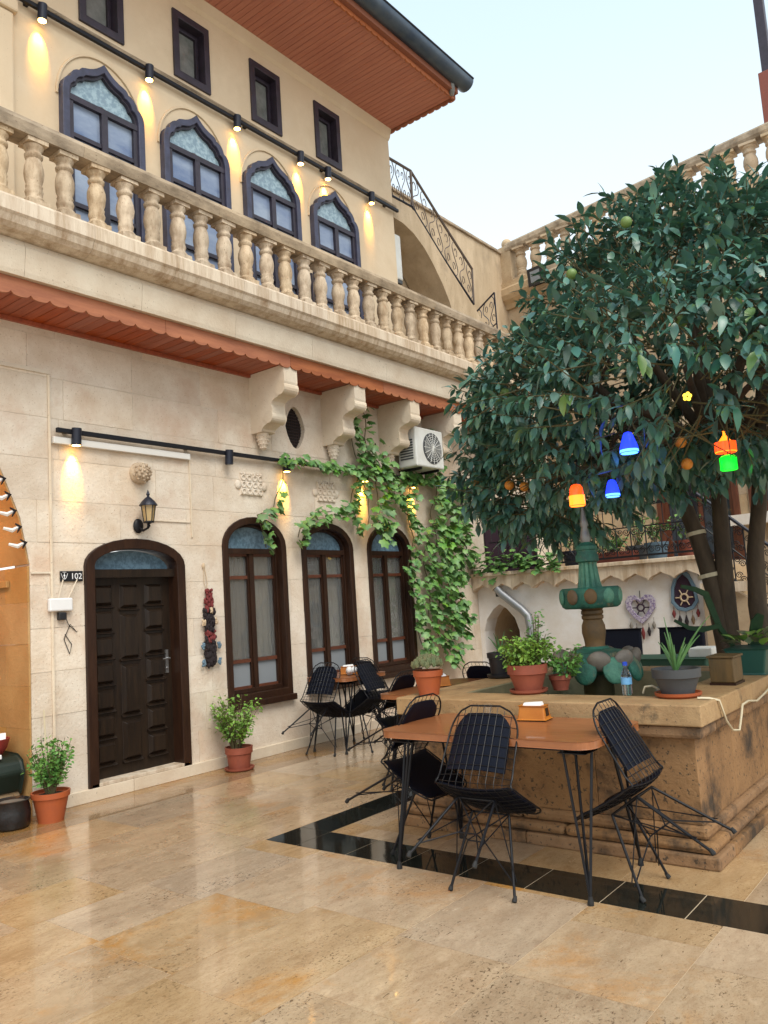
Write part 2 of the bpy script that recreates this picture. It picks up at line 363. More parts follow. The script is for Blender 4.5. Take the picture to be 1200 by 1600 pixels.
def clip(poly, a, b, keep):                                    # keep=+1: left of a->b
    out = []; n = len(poly)
    def sd(p): return ((b[0]-a[0])*(p[1]-a[1])-(b[1]-a[1])*(p[0]-a[0]))*keep
    for i in range(n):
        p, q = poly[i-1], poly[i]; sp, sq = sd(p), sd(q)
        if (sp >= 0) != (sq >= 0):
            t = sp/(sp-sq); out.append((p[0]+(q[0]-p[0])*t, p[1]+(q[1]-p[1])*t))
        if sq >= 0: out.append(q)
    return out
def subtract(polys, hole):
    if area(hole) < 0: hole = hole[::-1]
    hx = [p[0] for p in hole]; hy = [p[1] for p in hole]; res = []
    for P in polys:
        px = [p[0] for p in P]; py = [p[1] for p in P]
        if max(px) <= min(hx) or min(px) >= max(hx) or max(py) <= min(hy) or min(py) >= max(hy): res.append(P); continue
        rem = P
        for i in range(len(hole)):
            a, b = hole[i-1], hole[i]
            o = clip(rem, a, b, -1)
            if len(o) > 2 and abs(area(o)) > 2e-5: res.append(o)
            rem = clip(rem, a, b, 1)
            if len(rem) < 3 or abs(area(rem)) < 2e-5: break
    return res
def rect(x0, x1, y0, y1): return [(x0, y0), (x1, y0), (x1, y1), (x0, y1)]
def slab2d(mb, polys, P, d0, d1):
    for p in polys: mb.prism([P(a, b, d0) for a, b in p], [P(a, b, d1) for a, b in p])
    return mb

# ================================================================== FLOOR
BLACK = [rect(-4.13, 3.0, 3.77, 4.10), rect(-4.13, -3.85, 4.10, 7.6)]
fl = MB().box(-12, 14, -14, 16, -.25, -.0018)
floor = B('floor', fl, m_joint, base=(0, 0, 0), kind='structure')
FZ = lambda x, y, d=0: (x, y, d)
BX = -5.80
edges = [BX, -5.23, -4.63, -4.13, -3.63, -3.02, -2.42, -1.82, -1.21, -.60, .01, .61, 1.22]
for ci in range(len(edges)-1):
    y = .55+U(0, .5); x0, x1 = edges[ci], edges[ci+1]
    while y < 10.3:
        ln = random.choice([.45, .6, .6, .75, .9]); 
        if y > 6.5: ln *= 1.5
        y2 = min(y+ln, 10.3)
        ps = [rect(x0+.0016, x1-.0016, y+.0016, y2-.0016)]
        for h in BLACK: ps = subtract(ps, rect(h[0][0]-.002, h[1][0]+.002, h[0][1]-.002, h[2][1]+.002))
        if ps and not (x0 > -3.4 and x1 < -1.5 and y > 4.6 and y2 < 6.5) and sum(abs(area(p)) for p in ps) > .004:
            zt = U(-.0005, .0005)
            B('paving_slab', slab2d(MB(), ps, FZ, -.03, zt), m_trav, floor)
        y = y2
for k in range(3):
    x0 = -6.4+.2*k; y = 1.2+.4*k
    while y < 10.3:
        y2 = min(y+U(.8, 1.3), 10.3)
        B('border_plank', MB().box(x0+.0015, x0+.1985, y+.0015, y2-.0015, -.03, U(-.0005, .0005)), m_plank, floor); y = y2
xs = [-3.85]+[-3.43+.41*i for i in range(16)]
for i in range(len(xs)-1):
    B('black_tile', MB().box(xs[i]+.003, xs[i+1]-.003, 3.772, 4.098, -.03, U(0, .0004)), m_blk, floor)
B('black_tile', MB().prism([(-4.128,3.772,-.03),(-3.853,3.772,-.03),(-3.853,4.098,-.03),(-4.128,4.098,-.03)], [(-4.128,3.772,0),(-3.853,3.772,0),(-3.853,4.098,0),(-4.128,4.098,0)]), m_blk, floor)
for i in range(6): B('black_tile', MB().box(-4.128, -3.852, 4.103+.58*i, 4.677+.58*i, -.03, U(0, .0004)), m_blk, floor)

# ================================================================== HOUSE
house = T('stone_house', 'cream limestone courtyard house with pointed blue windows, balcony and orange pine eaves', 'house', (-6.4, 6, 0))
DOOR = (3.86, 4.93, .02, 2.0, 2.25)
WINS = [(5.42, 6.33, .58, 2.2, 2.52), (6.58, 7.48, .60, 2.19, 2.50), (7.76, 8.67, .62, 2.19, 2.52)]
IWAN = [(.9, -.1), (.9, 2.0), (1.0, 2.45), (1.35, 3.05), (1.8, 3.45), (2.15, 3.62), (2.5, 3.48), (2.9, 3.16), (3.14, 2.80), (3.3, 2.4), (3.375, 2.02), (3.375, -.1)]
OVAL = [(6.59+.16*math.cos(t)*(1-.25*abs(math.sin(t))), 3.60+.25*math.sin(t)) for t in [2*PI*i/16 for i in range(16)]]
holes = [arch(*DOOR), IWAN, OVAL]+[arch(*w) for w in WINS]
def cut(ps):
    for h in holes: ps = subtract(ps, h)
    return ps
def grow(h, q=.006):
    cx, cy = sum(p[0] for p in h)/len(h), sum(p[1] for p in h)/len(h)
    return [(p[0]+math.copysign(q, p[0]-cx), p[1]+math.copysign(q, p[1]-cy)) for p in h]
cps = [rect(-1, 13, 0, 4.3)]
for h in holes: cps = subtract(cps, grow(h))
B('wall_core', slab2d(MB(), cps, FP, -.24, -.004), m_mortar, house)
z = .0; row = 0
while z < 4.1:
    h = min(.36 if row else .40, 4.12-z); y = -1+U(0, .4)
    while y < 13:
        y2 = min(y+U(.55, 1.05), 13)
        if y2 > .5 and y < 11.5:
            ps = cut([rect(y+.0022, y2-.0022, z+.0022, z+h-.0022)])
            if ps and sum(abs(area(p)) for p in ps) > .006:
                B('stone_block', slab2d(MB(), ps, FP, -.25, U(-.002, .0025)), m_block, house)
        y = y2
    z += h; row += 1
# skirting and threshold
y = 3.38
while y < 10.3:
    y2 = min(y+U(.7, 1.2), 10.3)
    B('skirting_stone', MB().box(-6.4, -6.365, y+.002, y2-.002, 0, .105), m_band, house, bevel=.004); y = y2
B('door_threshold', MB().box(-6.6, -6.37, 3.88, 4.91, .106, .135), m_corn, house, bevel=.004)
# iwan recess: jamb blocks, vault, back wall
for k in range(6):
    z0, z1 = .34*k, min(.34*(k+1), 2.0)
    for x0, x1 in (((-6.78, -6.404), (-7.2, -6.783), (-7.59, -7.203)) if k % 2 else ((-7.0, -6.404), (-7.59, -7.003))):
        B('jamb_block', MB().box(x0, x1, 3.355+U(0, .003), 3.3725, z0+.0006, z1-.0006), m_glowtint, house)
vt = MB(); IV = IWAN[1:11]
def shr(p, q): v = Vector((p[0]-2.14, p[1]-1.9)); v *= 1-q/max(.3, v.length); return (2.14+v.x, 1.9+v.y)
io, ii = [shr(p, .004) for p in IV], [shr(p, .016) for p in IV]
vt.ring([FP(a, b, -.003) for a, b in io], [FP(a, b, -.003) for a, b in ii], [FP(a, b, -1.2) for a, b in io], [FP(a, b, -1.2) for a, b in ii], close=False)
B('vault', vt, m_glowtint, house)
B('recess_wall', MB().box(-7.75, -7.6, .5, 3.6, 0, 4), m_glowtint, house)
B('left_jamb', MB().box(-7.6, -6.65, .7, .9, 0, 2.02), m_plaster, house)
B('impost_ledge', MB().box(-7.6, -6.70, 3.325, 3.3545, 1.84, 1.90), m_glowtint, house, bevel=.006)
for k in range(5):                                               # small carved fleurons along the arch edge
    t = k/4; y_, z_ = 3.15+.17*t, 2.70-.52*t
    cf = MB().tube([(-6.42, y_-.11, z_+.0), (-6.39, y_-.05, z_-.02), (-6.375, y_, z_+.012)], [.012, .02, .012], 6)
    B('carved_cusp', cf, m_white, house)
    cf = MB().tube([(-6.375, y_-.035, z_+.035), (-6.365, y_+.005, z_+.01), (-6.37, y_-.02, z_-.04)], [.006, .016, .005], 6)
    B('cusp_tip', cf, m_iron, house)
# flat pilaster strips / conduits
cn = MB(); cn.tube([FP(3.56, .12, .012), FP(3.56, 3.66, .012)], .012, 6)
B('conduit', cn, m_band, house)
B('conduit', MB().box(-6.399, -6.385, 2.2, 3.575, 3.665, 3.70), m_band, house)
B('conduit', MB().box(-6.398, -6.386, 3.38, 3.55, 1.935, 1.95), m_band, house)
B('cable_trunking', MB().box(-6.398, -6.355, 3.58, 5.03, 3.055, 3.115), m_white2, house, bevel=.004)
B('conduit', MB().box(-6.398, -6.386, 5.035, 5.049, 2.28, 3.10), m_band, house)
B('conduit', MB().box(-6.398, -6.388, 4.52, 5.033, 2.425, 2.437), m_band, house)
# oval opening grille
B('oval_grille', MB().prism([FP(a, b, -.09) for a, b in OVAL], [FP(a, b, -.06) for a, b in OVAL]), m_bwool, house)
og = MB()
for i in range(9):
    yy = 6.45+.035*i; hh = .25*math.sqrt(max(0, 1-((yy-6.59)/.16)**2))
    og.tube([FP(yy, 3.6-hh, -.055), FP(yy, 3.6+hh, -.055)], .004, 4)
for i in range(13):
    zz = 3.38+.036*i; hh = .15*math.sqrt(max(0, 1-((zz-3.6)/.25)**2)); og.tube([FP(6.59-hh, zz, -.05), FP(6.59+hh, zz, -.05)], .004, 4)
B('grille_wires', og, m_dark, house)
# carved reliefs and boss
def relief(yc, zc):
    r = MB(); r.prism([FP(yc-.16, zc-.11, 0), FP(yc+.16, zc-.11, 0), FP(yc+.16, zc+.12, 0), FP(yc-.16, zc+.12, 0)], [FP(yc-.15, zc-.10, .018), FP(yc+.15, zc-.10, .018), FP(yc+.15, zc+.11, .018), FP(yc-.15, zc+.11, .018)])
    for s in (-1, 1): r.ball(FP(yc+s*.185, zc, .008), .02, .045, .05, 8, 6)
    for k in range(4):
        for j in range(3):
            a = [FP(yc-.12+.08*k+.03*math.cos(t), zc-.07+.075*j+.028*math.sin(t), .024) for t in [2*PI*q/9 for q in range(9)]]
            r.tube(a, .008, 4, closed=True)
    for k in range(7): r.ball(FP(yc-.14+.047*k, zc+.125, .012), .014, .016, .016, 6, 5)
    return r
relo = B('carved_relief', relief(5.86, 2.86), m_block, house, smooth=50)
B('carved_relief', relief(7.05, 2.86), m_block, house, smooth=50)
bs = MB().ball(FP(4.45, 2.87, .02), .10, .105, .105, 16, 12)
for k in range(26):
    a = k*2.4; q = .095*math.sqrt((k+.5)/26); bs.ball(FP(4.45+q*math.cos(a), 2.87+q*math.sin(a), .02+math.sqrt(max(.0004, .0105-q*q))), .014, .014, .014, 6, 5)
B('carved_boss', bs, m_balu, house, smooth=50)

# -------- door
y0, y1, zb, zs, zt = DOOR
door = B('door', slab2d(MB(), [rect(3.96, 4.84, .136, 1.90)], FP, -.16, -.115), m_door, house)
fo = arch(y0, y1, .02, zs, zt); fi = inset_arch(y0, y1, .02, zs, zt, .095, 0)
B('frame', MB().ring([FP(a, b, .03) for a, b in fo], [FP(a, b, .03) for a, b in fi], [FP(a, b, -.2) for a, b in fo], [FP(a, b, -.2) for a, b in fi], close=False), m_dark, door, bevel=.006)
B('transom', slab2d(MB(), [rect(3.957, 4.833, 1.90, 1.965)], FP, -.17, -.02), m_door, door, bevel=.005)
ti = arch(3.957, 4.833, 1.965, 1.966, 2.15)
B('fanlight', slab2d(MB(), [ti], FP, -.13, -.12), m_cyan, door)
for y in (4.0, 4.165, 4.42, 4.66): pass
cols = [(4.0, 4.20, 7), (4.285, 4.47, 4), (4.555, 4.74, 7)]
def panel(ya, yb, za, zb_):
    p = MB(); m_ = .028
    a = [FP(ya, za, -.1155), FP(yb, za, -.1155), FP(yb, zb_, -.1155), FP(ya, zb_, -.1155)]
    c = [FP(ya+m_, za+m_, -.078), FP(yb-m_, za+m_, -.078), FP(yb-m_, zb_-m_, -.078), FP(ya+m_, zb_-m_, -.078)]
    p.prism(a, c)
    p.prism([FP(ya-.012, za-.003, -.1153), FP(ya-.012, za-.022, -.086), FP(ya-.012, za-.030, -.1153)], [FP(yb+.012, za-.003, -.1153), FP(yb+.012, za-.022, -.086), FP(yb+.012, za-.030, -.1153)])
    return p
for ya, yb, n in cols:
    H = 1.86-.24
    if n == 7: spans = [(.24+H/7*k+.02, .24+H/7*(k+1)-.03) for k in range(7)]
    else: spans = [(.26, .60), (.66, 1.10), (1.16, 1.56), (1.62, 1.83)]
    for za, zb_ in spans: B('door_panel', panel(ya, yb, za, zb_), m_door, door, bevel=.003)
hd = MB().box(-6.515, -6.503, 4.765, 4.795, .98, 1.20); hd.tube([FP(4.78, 1.12, -.11), FP(4.78, 1.12, -.06), FP(4.70, 1.118, -.055)], .008, 8)
hd.tube([FP(4.78, 1.03, -.11), FP(4.78, 1.03, -.09)], .008, 8)
B('handle', hd, m_steel, door, smooth=40)

# -------- lower arched windows
for wi, (y0, y1, zb, zs, zt) in enumerate(WINS):
    fo = arch(y0, y1, zb, zs, zt); fi = inset_arch(y0, y1, zb, zs, zt, .075, .09)
    win = B('window', MB().ring([FP(a, b, .022) for a, b in fo], [FP(a, b, .022) for a, b in fi], [FP(a, b, -.22) for a, b in fo], [FP(a, b, -.22) for a, b in fi]), m_dark, house, bevel=.006)
    fo2 = inset_arch(y0, y1, zb, zs, zt, .076, .091); fi2 = inset_arch(y0, y1, zb, zs, zt, .10, .135)
    B('frame', MB().ring([FP(a, b, -.06) for a, b in fo2], [FP(a, b, -.06) for a, b in fi2], [FP(a, b, -.16) for a, b in fo2], [FP(a, b, -.16) for a, b in fi2]), m_dark, win, bevel=.004)
    a0, a1 = y0+.10, y1-.10; c = (a0+a1)/2; zt_ = 2.13
    B('sill', MB().box(-6.42, -6.33, y0-.01, y1+.012, zb-.045, zb+.02), m_dark, win, bevel=.008)
    B('transom', slab2d(MB(), [rect(a0, a1, zt_, zt_+.05)], FP, -.15, -.05), m_dark, win, bevel=.004)
    B('mullion', slab2d(MB(), [rect(c-.024, c+.024, zb+.136, zt_)], FP, -.14, -.065), m_dark, win, bevel=.005)
    zr = [(zb+.135, zb+.160), (zb+.405, zb+.437), (zt_-.268, zt_-.238), (zt_-.025, zt_)]
    for s0, s1 in ((a0, c-.024), (c+.024, a1)):
        for za, zb2 in zr: B('glazing_bar', slab2d(MB(), [rect(s0+.022, s1-.022, za, zb2)], FP, -.13, -.085), m_red, win, bevel=.003)
        for q0, q1 in ((s0, s0+.022), (s1-.022, s1)): B('casement_stile', slab2d(MB(), [rect(q0, q1, zb+.136, zt_)], FP, -.135, -.08), m_dark, win, bevel=.003)
    B('fanlight', slab2d(MB(), [inset_arch(y0, y1, zt_+.05, zs, zt, .099, 0)], FP, -.12, -.11), m_cyan, win)
    for s0, s1, k in ((a0+.02, c-.044, 0), (c+.044, a1-.02, 1)):
        B('pane', slab2d(MB(), [rect(s0, s1, zb+.16, zb+.405)], FP, -.115, -.11), m_frost, win)
        mt = m_curtd if k == 0 else m_curt
        # curtain folds behind glass
        cv = MB(); n = 22; pa = [(-6.4-.19+.012*math.sin(i*1.9+wi), s0-.03+(s1-s0+.06)*i/n) for i in range(n+1)]
        cv.add([(x, y, zb+.42) for x, y in pa]+[(x, y, zt_-.02) for x, y in pa], [(i, i+1, n+2+i, n+1+i) for i in range(n)])
        B('curtain', cv, mt, win, smooth=80)
        for za, zz in ((zb+.44, zt_-.27), (zt_-.235, zt_-.03)):
            g = B('pane', slab2d(MB(), [rect(s0, s1, za, zz)], FP, -.112, -.108), m_bott if False else MATS.get('window pane') or M('window pane', (.9, .93, .92), .02, trans=.92), win)
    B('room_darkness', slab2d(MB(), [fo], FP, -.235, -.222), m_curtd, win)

# -------- corbels
prof = [(0, 4.09), (.54, 4.09), (.54, 3.92), (.525, 3.86), (.49, 3.81), (.44, 3.775), (.385, 3.765), (.345, 3.74), (.33, 3.70), (.335, 3.655), (.335, 3.61), (.315, 3.56), (.27, 3.52), (.21, 3.495), (.17, 3.47), (.16, 3.44), (0, 3.44)]
for yc in (6.0, 7.15, 8.25, 9.25):
    c = MB(); c.prism([FP(yc-.10, zz, d) for d, zz in prof], [FP(yc+.10, zz, d) for d, zz in prof])
    cb = B('corbel', c, m_band, house, bevel=.006)
    for dd, zz, q in ((.475, 3.855, .072), (.285, 3.575, .062)):
        cr = [(dd+q*math.cos(t), zz+q*math.sin(t)) for t in [2*PI*i/16 for i in range(16)]]
        B('scroll', MB().prism([FP(yc-.108, b, a) for a, b in cr], [FP(yc+.108, b, a) for a, b in cr]), m_band, cb, bevel=.006)
    tp = MB(); tp.lathe([(.0, -.17), (.03, -.15), (.05, -.10), (.065, -.04), (.07, 0), (.075, .02)], (-6.325, yc, 3.418), 12)
    for i in range(4):
        for j in range(10):
            a = 2*PI*j/10+i*.3; q = (.07, .062, .05, .032)[i]; tp.ball((-6.325+q*math.cos(a), yc+q*math.sin(a), 3.40-.04*i), .011, n=6, m=4)
    B('carved_pendant', tp, m_block, cb, smooth=50)
# -------- soffit boards, scalloped fascia, cornice
y = 1.0
while y < 11.2:
    if y > 2.6: B('soffit_board', MB().box(-6.398, -5.865, y+.003, y+.097, 4.10+U(0, .001), 4.118), m_soff, house)
    y += .1
B('soffit_backing', MB().box(-6.398, -5.87, .5, 11.5, 4.12, 4.15), m_dark, house)
B('soffit_trim', MB().box(-6.399, -6.365, 1, 11.2, 4.065, 4.098), m_soff, house)
def scallop(P, u0, u1, ztop, zbase, amp, pitch, d0, d1, cusp=False):
    n = int((u1-u0)/pitch*(20 if cusp else 8)+.5); F0 = []; mb = MB(); V = []
    for i in range(n+1):
        u = u0+(u1-u0)*i/n; ph = ((u-u0)/pitch) % 1
        zz = zbase-amp*math.sqrt(max(0, 1-(2*ph-1)**2)) if not cusp else zbase+amp*(max(0, math.sin(PI*ph))**.6 + .35*max(0, 1-abs(ph-.5)*6))
        V += [P(u, zz, d1), P(u, ztop, d1), P(u, zz, d0), P(u, ztop, d0)]
    f = []
    for i in range(n):
        a = 4*i; b = a+4; f += [(a, b, b+1, a+1), (a+2, a+3, b+3, b+2), (a, a+2, b+2, b), (a+1, b+1, b+3, a+3)]
    f += [(0, 1, 3, 2), (4*n, 4*n+2, 4*n+3, 4*n+1)]
    return mb.add(V, f)
for k in range(6):
    ya = 1.2+1.6*k+.002; B('fascia_board', scallop(FP, ya, ya+1.596, 4.21, 4.095, .032, 1.596/10, .535, .556), m_fasc, house)
y = .8
while y < 12.5:
    y2 = min(y+U(1.0, 1.35), 12.6)
    cp = [(.0, 4.212), (.60, 4.212), (.61, 4.25), (.63, 4.44), (.60, 4.50), (0, 4.50)]
    B('band_stone', MB().prism([FP(y+.0015, b, a) for a, b in cp], [FP(y2-.0015, b, a) for a, b in cp]), m_band, house); y = y2
y = .6
while y < 12.5:
    y2 = min(y+U(.8, 1.25), 12.6)
    cp = [(.0, 4.502), (.64, 4.502), (.72, 4.52), (.76, 4.55), (.78, 4.60), (.80, 4.62), (.80, 4.73), (.78, 4.755), (0, 4.755)]
    B('cornice_stone', MB().prism([FP(y+.0015, b, a) for a, b in cp], [FP(y2-.0015, b, a) for a, b in cp]), m_corn, house); y = y2
# balusters, rail
bprof = [(.062,0),(.066,.02),(.05,.045),(.055,.07),(.058,.09),(.050,.12),(.054,.135),(.048,.15),(.058,.19),(.065,.24),(.062,.29),(.05,.34),(.045,.36),(.056,.375),(.058,.395),(.048,.41),(.050,.43),(.064,.45),(.066,.47)]
bmz = MB().lathe([(q*1.2, zz) for q, zz in bprof], (0,0,0), 18); bmz.box(-.085, .085, -.085, .085, -.045, .0); bmz.box(-.085, .085, -.085, .085, .471, .505)
bmes = []
for k in range(5):
    jm = MB(); jm.f = list(bmz.f); ph = U(0, 9)
    jm.v = [(x*(1+.03*math.sin(z_*31+ph)+U(-.022, .022)), y*(1+.03*math.sin(z_*27+ph*2)+U(-.022, .022)), z_+U(-.002, .002)) for x, y, z_ in bmz.v]
    bmes.append(mesh('baluster', jm, m_balu, smooth=50))
for k in range(37): inst('baluster', bmes[k*3 % 5], (-5.72+U(-.006,.006), 2.53+.278*k+U(-.008,.008), 4.80), house, (U(-.012,.012), U(-.012,.012), random.choice((0, PI/2, PI))+U(-.07, .07)))
y = .6
while y < 12.6:
    y2 = min(y+U(1.1, 1.7), 12.8)
    rp = [(.58, 5.306), (.78, 5.306), (.79, 5.34), (.80, 5.39), (.785, 5.43), (.57, 5.435), (.56, 5.35)]
    B('coping_stone', MB().prism([FP(y+.001, b, a) for a, b in rp], [FP(y2-.001, b, a) for a, b in rp]), m_rail, house); y = y2

# -------- upper storey
UW = [(3.93+1.1*k, 4.42+1.1*k, 7.22, 8.0) for k in range(-1, 4)]
ups = [rect(-.5, 8.82, 4.755, 8.30)]
for w in UW: ups = subtract(ups, rect(*w))
B('upper_wall', slab2d(MB(), ups, FP, -.3, 0), m_plaster, house)
B('return_wall', MB().box(-9.5, -6.701, 8.62, 8.82, 4.755, 8.30), m_plaster, house)
B('eaves_moulding', MB().prism([FP(-.5, 8.14, .001), FP(-.5, 8.30, .001), FP(-.5, 8.30, .06), FP(-.5, 8.18, .03)], [FP(8.83, 8.14, .001), FP(8.83, 8.30, .001), FP(8.83, 8.30, .06), FP(8.83, 8.18, .03)]), m_plaster, house)
B('upper_pilaster', MB().box(-6.399, -6.34, 3.12, 3.27, 4.757, 6.88), m_plaster, house, bevel=.02)
B('pilaster_capital', MB().box(-6.399, -6.31, 3.05, 3.30, 6.882, 7.0), m_plaster, house, bevel=.02)
for (a, b, za, zb_) in UW:
    o_ = rect(a, b, za, zb_); i_ = rect(a+.075, b-.075, za+.085, zb_-.085)
    w = B('window', MB().ring([FP(p, q, .025) for p, q in o_], [FP(p, q, .025) for p, q in i_], [FP(p, q, -.18) for p, q in o_], [FP(p, q, -.18) for p, q in i_]), m_navy, house, bevel=.006)
    o2 = rect(a+.076, b-.076, za+.086, zb_-.086); i2 = rect(a+.115, b-.115, za+.13, zb_-.13)
    B('sash', MB().ring([FP(p, q, -.08) for p, q in o2], [FP(p, q, -.08) for p, q in i2], [FP(p, q, -.13) for p, q in o2], [FP(p, q, -.13) for p, q in i2]), m_navy, w, bevel=.004)
    B('pane', slab2d(MB(), [i2], FP, -.12, -.115), m_pale, w)
# ogee windows
OG = [(1,0),(1,.10),(.985,.20),(.95,.29),(.89,.355),(.82,.385),(.815,.42),(.79,.48),(.74,.545),(.67,.59),(.59,.61),(.585,.64),(.54,.685),(.46,.715),(.36,.745),(.27,.785),(.18,.84),(.09,.915),(0,1)]
def ogee(yc, hw, zb, zs, za):
    H = za-zs; P = [(yc-hw, zb)]+[(yc-hw*a, zs+H*b) for a, b in OG]+[(yc+hw*a, zs+H*b) for a, b in OG[::-1][1:]]
    P.append((yc+hw, zb)); return P
for k, yc in enumerate((4.15, 5.26, 6.375, 7.485)):
    A = ogee(yc, .44, 4.757, 6.36, 6.84); I = ogee(yc, .37, 4.757, 6.36, 6.755); I2 = ogee(yc, .345, 4.757, 6.36, 6.72)
    w = B('pointed_window', MB().ring([FP(*p, .075) for p in A], [FP(*p, .075) for p in I], [FP(*p, -.01) for p in A], [FP(*p, -.01) for p in I], close=False), m_blue, house, bevel=.006)
    B('inner_frame', MB().ring([FP(*p, .045) for p in I], [FP(*p, .045) for p in I2], [FP(*p, .002) for p in I], [FP(*p, .002) for p in I2], close=False), m_navy, w)
    tz = 6.33
    head = [p for p in I if p[1] > tz+.02]; head = [(yc-.345, tz+.04)]+head+[(yc+.345, tz+.04)]
    hm = MB(); cpt = (yc, tz+.1)
    hm.add([FP(*cpt, .008)]+[FP(*p, .008) for p in head], [(0, i, i+1) for i in range(1, len(head))]); B('lattice_panel', hm, m_cyan2, w)
    B('transom', slab2d(MB(), [rect(yc-.365, yc+.365, tz, tz+.05)], FP, .004, .058), m_navy, w, bevel=.004)
    B('mullion', slab2d(MB(), [rect(yc-.03, yc+.03, 4.757, tz)], FP, .004, .056), m_navy, w, bevel=.003)
    for s in (-1, 1):
        B('casement_stile', slab2d(MB(), [rect(yc+s*.345-.02, yc+s*.345+.02, 4.757, tz)], FP, .004, .05), m_navy, w, bevel=.003)
        for zz in (5.98, 5.3): B('glazing_bar', slab2d(MB(), [rect(min(yc+s*.03, yc+s*.325), max(yc+s*.03, yc+s*.325), zz, zz+.035)], FP, .004, .046), m_navy, w, bevel=.003)
    for s in (-1, 1):
        a, b = sorted((yc+s*.03, yc+s*.325))
        for za, zz in ((6.015, tz), (5.335, 5.98), (4.757, 5.3)): B('pane', slab2d(MB(), [rect(a, b, za, zz)], FP, .006, .012), m_glassu, w)
    hl = [FP(yc+.46*math.cos(t), 6.36+.555*math.sin(t), .006) for t in [PI*i/24 for i in range(25)]]
    B('hood_mould', MB().tube(hl, .014, 6), m_plaster, w, smooth=60)
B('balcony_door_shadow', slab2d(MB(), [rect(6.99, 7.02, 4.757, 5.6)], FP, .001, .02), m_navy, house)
# roof
sb = MB(); y = -.5
while y < 8.84: sb.box(-6.399, -5.29, y+.003, min(y+.077, 8.84), 8.302, 8.32); y += .08
o = B('roof_soffit', sb, m_soff2, house, kind='stuff')
B('roof_deck', MB().prism([(-6.9, -.5, 8.322), (-5.2, -.5, 8.322), (-5.2, -.5, 8.47), (-9, -.5, 9.6)], [(-6.9, 8.86, 8.322), (-5.2, 8.86, 8.322), (-5.2, 8.86, 8.47), (-9, 8.86, 9.6)]), m_tile, house)
for k in range(6):
    ya = -.5+1.56*k; B('eaves_fascia', scallop(FP, ya+.001, ya+1.558, 8.42, 8.285, .022, 1.557/14, 1.112, 1.135), m_fasc, house)
def GP(x, zz, d): return (x, 8.862+d, zz)
B('gable_fascia', scallop(GP, -6.42, -5.26, 8.42, 8.285, .022, 1.16/10, 0, .022), m_fasc, house)
gt = MB(); gp = [(-5.14+.125*math.cos(t), 8.51+.125*math.sin(t)) for t in [PI+PI*i/10 for i in range(11)]]
gpi = [(-5.14+.118*math.cos(t), 8.51+.118*math.sin(t)) for t in [PI+PI*i/10 for i in range(11)]]
gt.ring([(a, -.5, b) for a, b in gp], [(a, -.5, b) for a, b in gpi], [(a, 8.98, b) for a, b in gp], [(a, 8.98, b) for a, b in gpi], close=False)
gut = B('gutter', gt, m_gutter, house, smooth=60)
B('gutter_end', MB().prism([(a, 8.975, b) for a, b in gp], [(a, 8.985, b) for a, b in gp]), m_gutter, gut)
B('gutter_outlet', MB().tube([(-5.2, 8.72, 8.43), (-5.22, 8.74, 8.33), (-5.26, 8.78, 8.30)], .038, 10), m_pipe, gut, smooth=50)
B('gutter_lip', MB().tube([(-5.015, -.5, 8.515), (-5.015, 3, 8.525), (-5.015, 6, 8.512), (-5.015, 8.98, 8.518)], .014, 6), m_iron, gut)

# ================================================================== fixtures on the facade
def spot_head(y, z, x=-6.31):
    m = MB(); m.tube([(x, y, z-.0), (x-.012, y, z-.15)], .042, 14); return m
def track(name, label, pts, zt, heads, lit, P=9):
    t = T(name, label, 'track light', (-6.4, pts[0], zt), 'wall lighting tracks')
    tm = MB().box(-6.36, -6.325, pts[0], pts[1], zt-.02, zt+.02); 
    B('rail', tm, m_iron, t, bevel=.003)
    y = pts[0]+.1
    while y < pts[1]: B('bracket', MB().box(-6.399, -6.361, y-.02, y+.02, zt-.012, zt+.012), m_iron, t); y += 1.3
    for y, on in zip(heads, lit):
        h = B('spotlight', spot_head(y, zt+.03), m_ironb, t, smooth=40)
        B('adapter', MB().box(-6.324, -6.30, y-.04, y+.04, zt-.018, zt+.018), m_iron, h)
        B('lens', MB().lathe([(.036, -.002), (.036, .001)], (-6.322, y, zt-.122), 14), m_led if on else m_glass, h)
        if on:
            ld = bpy.data.lights.new('spot', 'SPOT'); ld.energy = P; ld.color = (1, .50, .045); ld.spot_size = R(46); ld.spot_blend = .8; ld.shadow_soft_size = .02
            lo_ = bpy.data.objects.new('spot_lamp', ld); COL.objects.link(lo_); lo_.parent = h
            p = Vector((-6.323, y, zt-.135)); lo_.location = p-OFF[h]
            lo_.rotation_euler = (Vector((-.48, 0, -1))).to_track_quat('-Z', 'Y').to_euler()
    return t
track('track_light', 'long black lighting track under the upper windows with warm spots', (3.3, 8.86), 7.06, [3.52, 4.66, 5.83, 6.85, 7.35, 8.23], [1]*6, 58)
track('track_light', 'black lighting track above the brown door and vine covered arched windows', (3.6, 9.3), 3.17, [3.77, 5.5, 6.34, 7.72, 8.77], [1, 0, 1, 1, 1], 58)
cb = MB()
for k, dz in enumerate((.035, .05, .062)):
    cb.tube([(-6.372, 3.2+.9*i*.7, 7.09+dz+.008*math.sin(i*1.7+k)) for i in range(10)], .008, 5)
tag(B('cable_bundle', cb, m_rail, base=(-6.4, 3.2, 7.1)), 'dusty cable bundle running above the upper lighting track', 'cable')
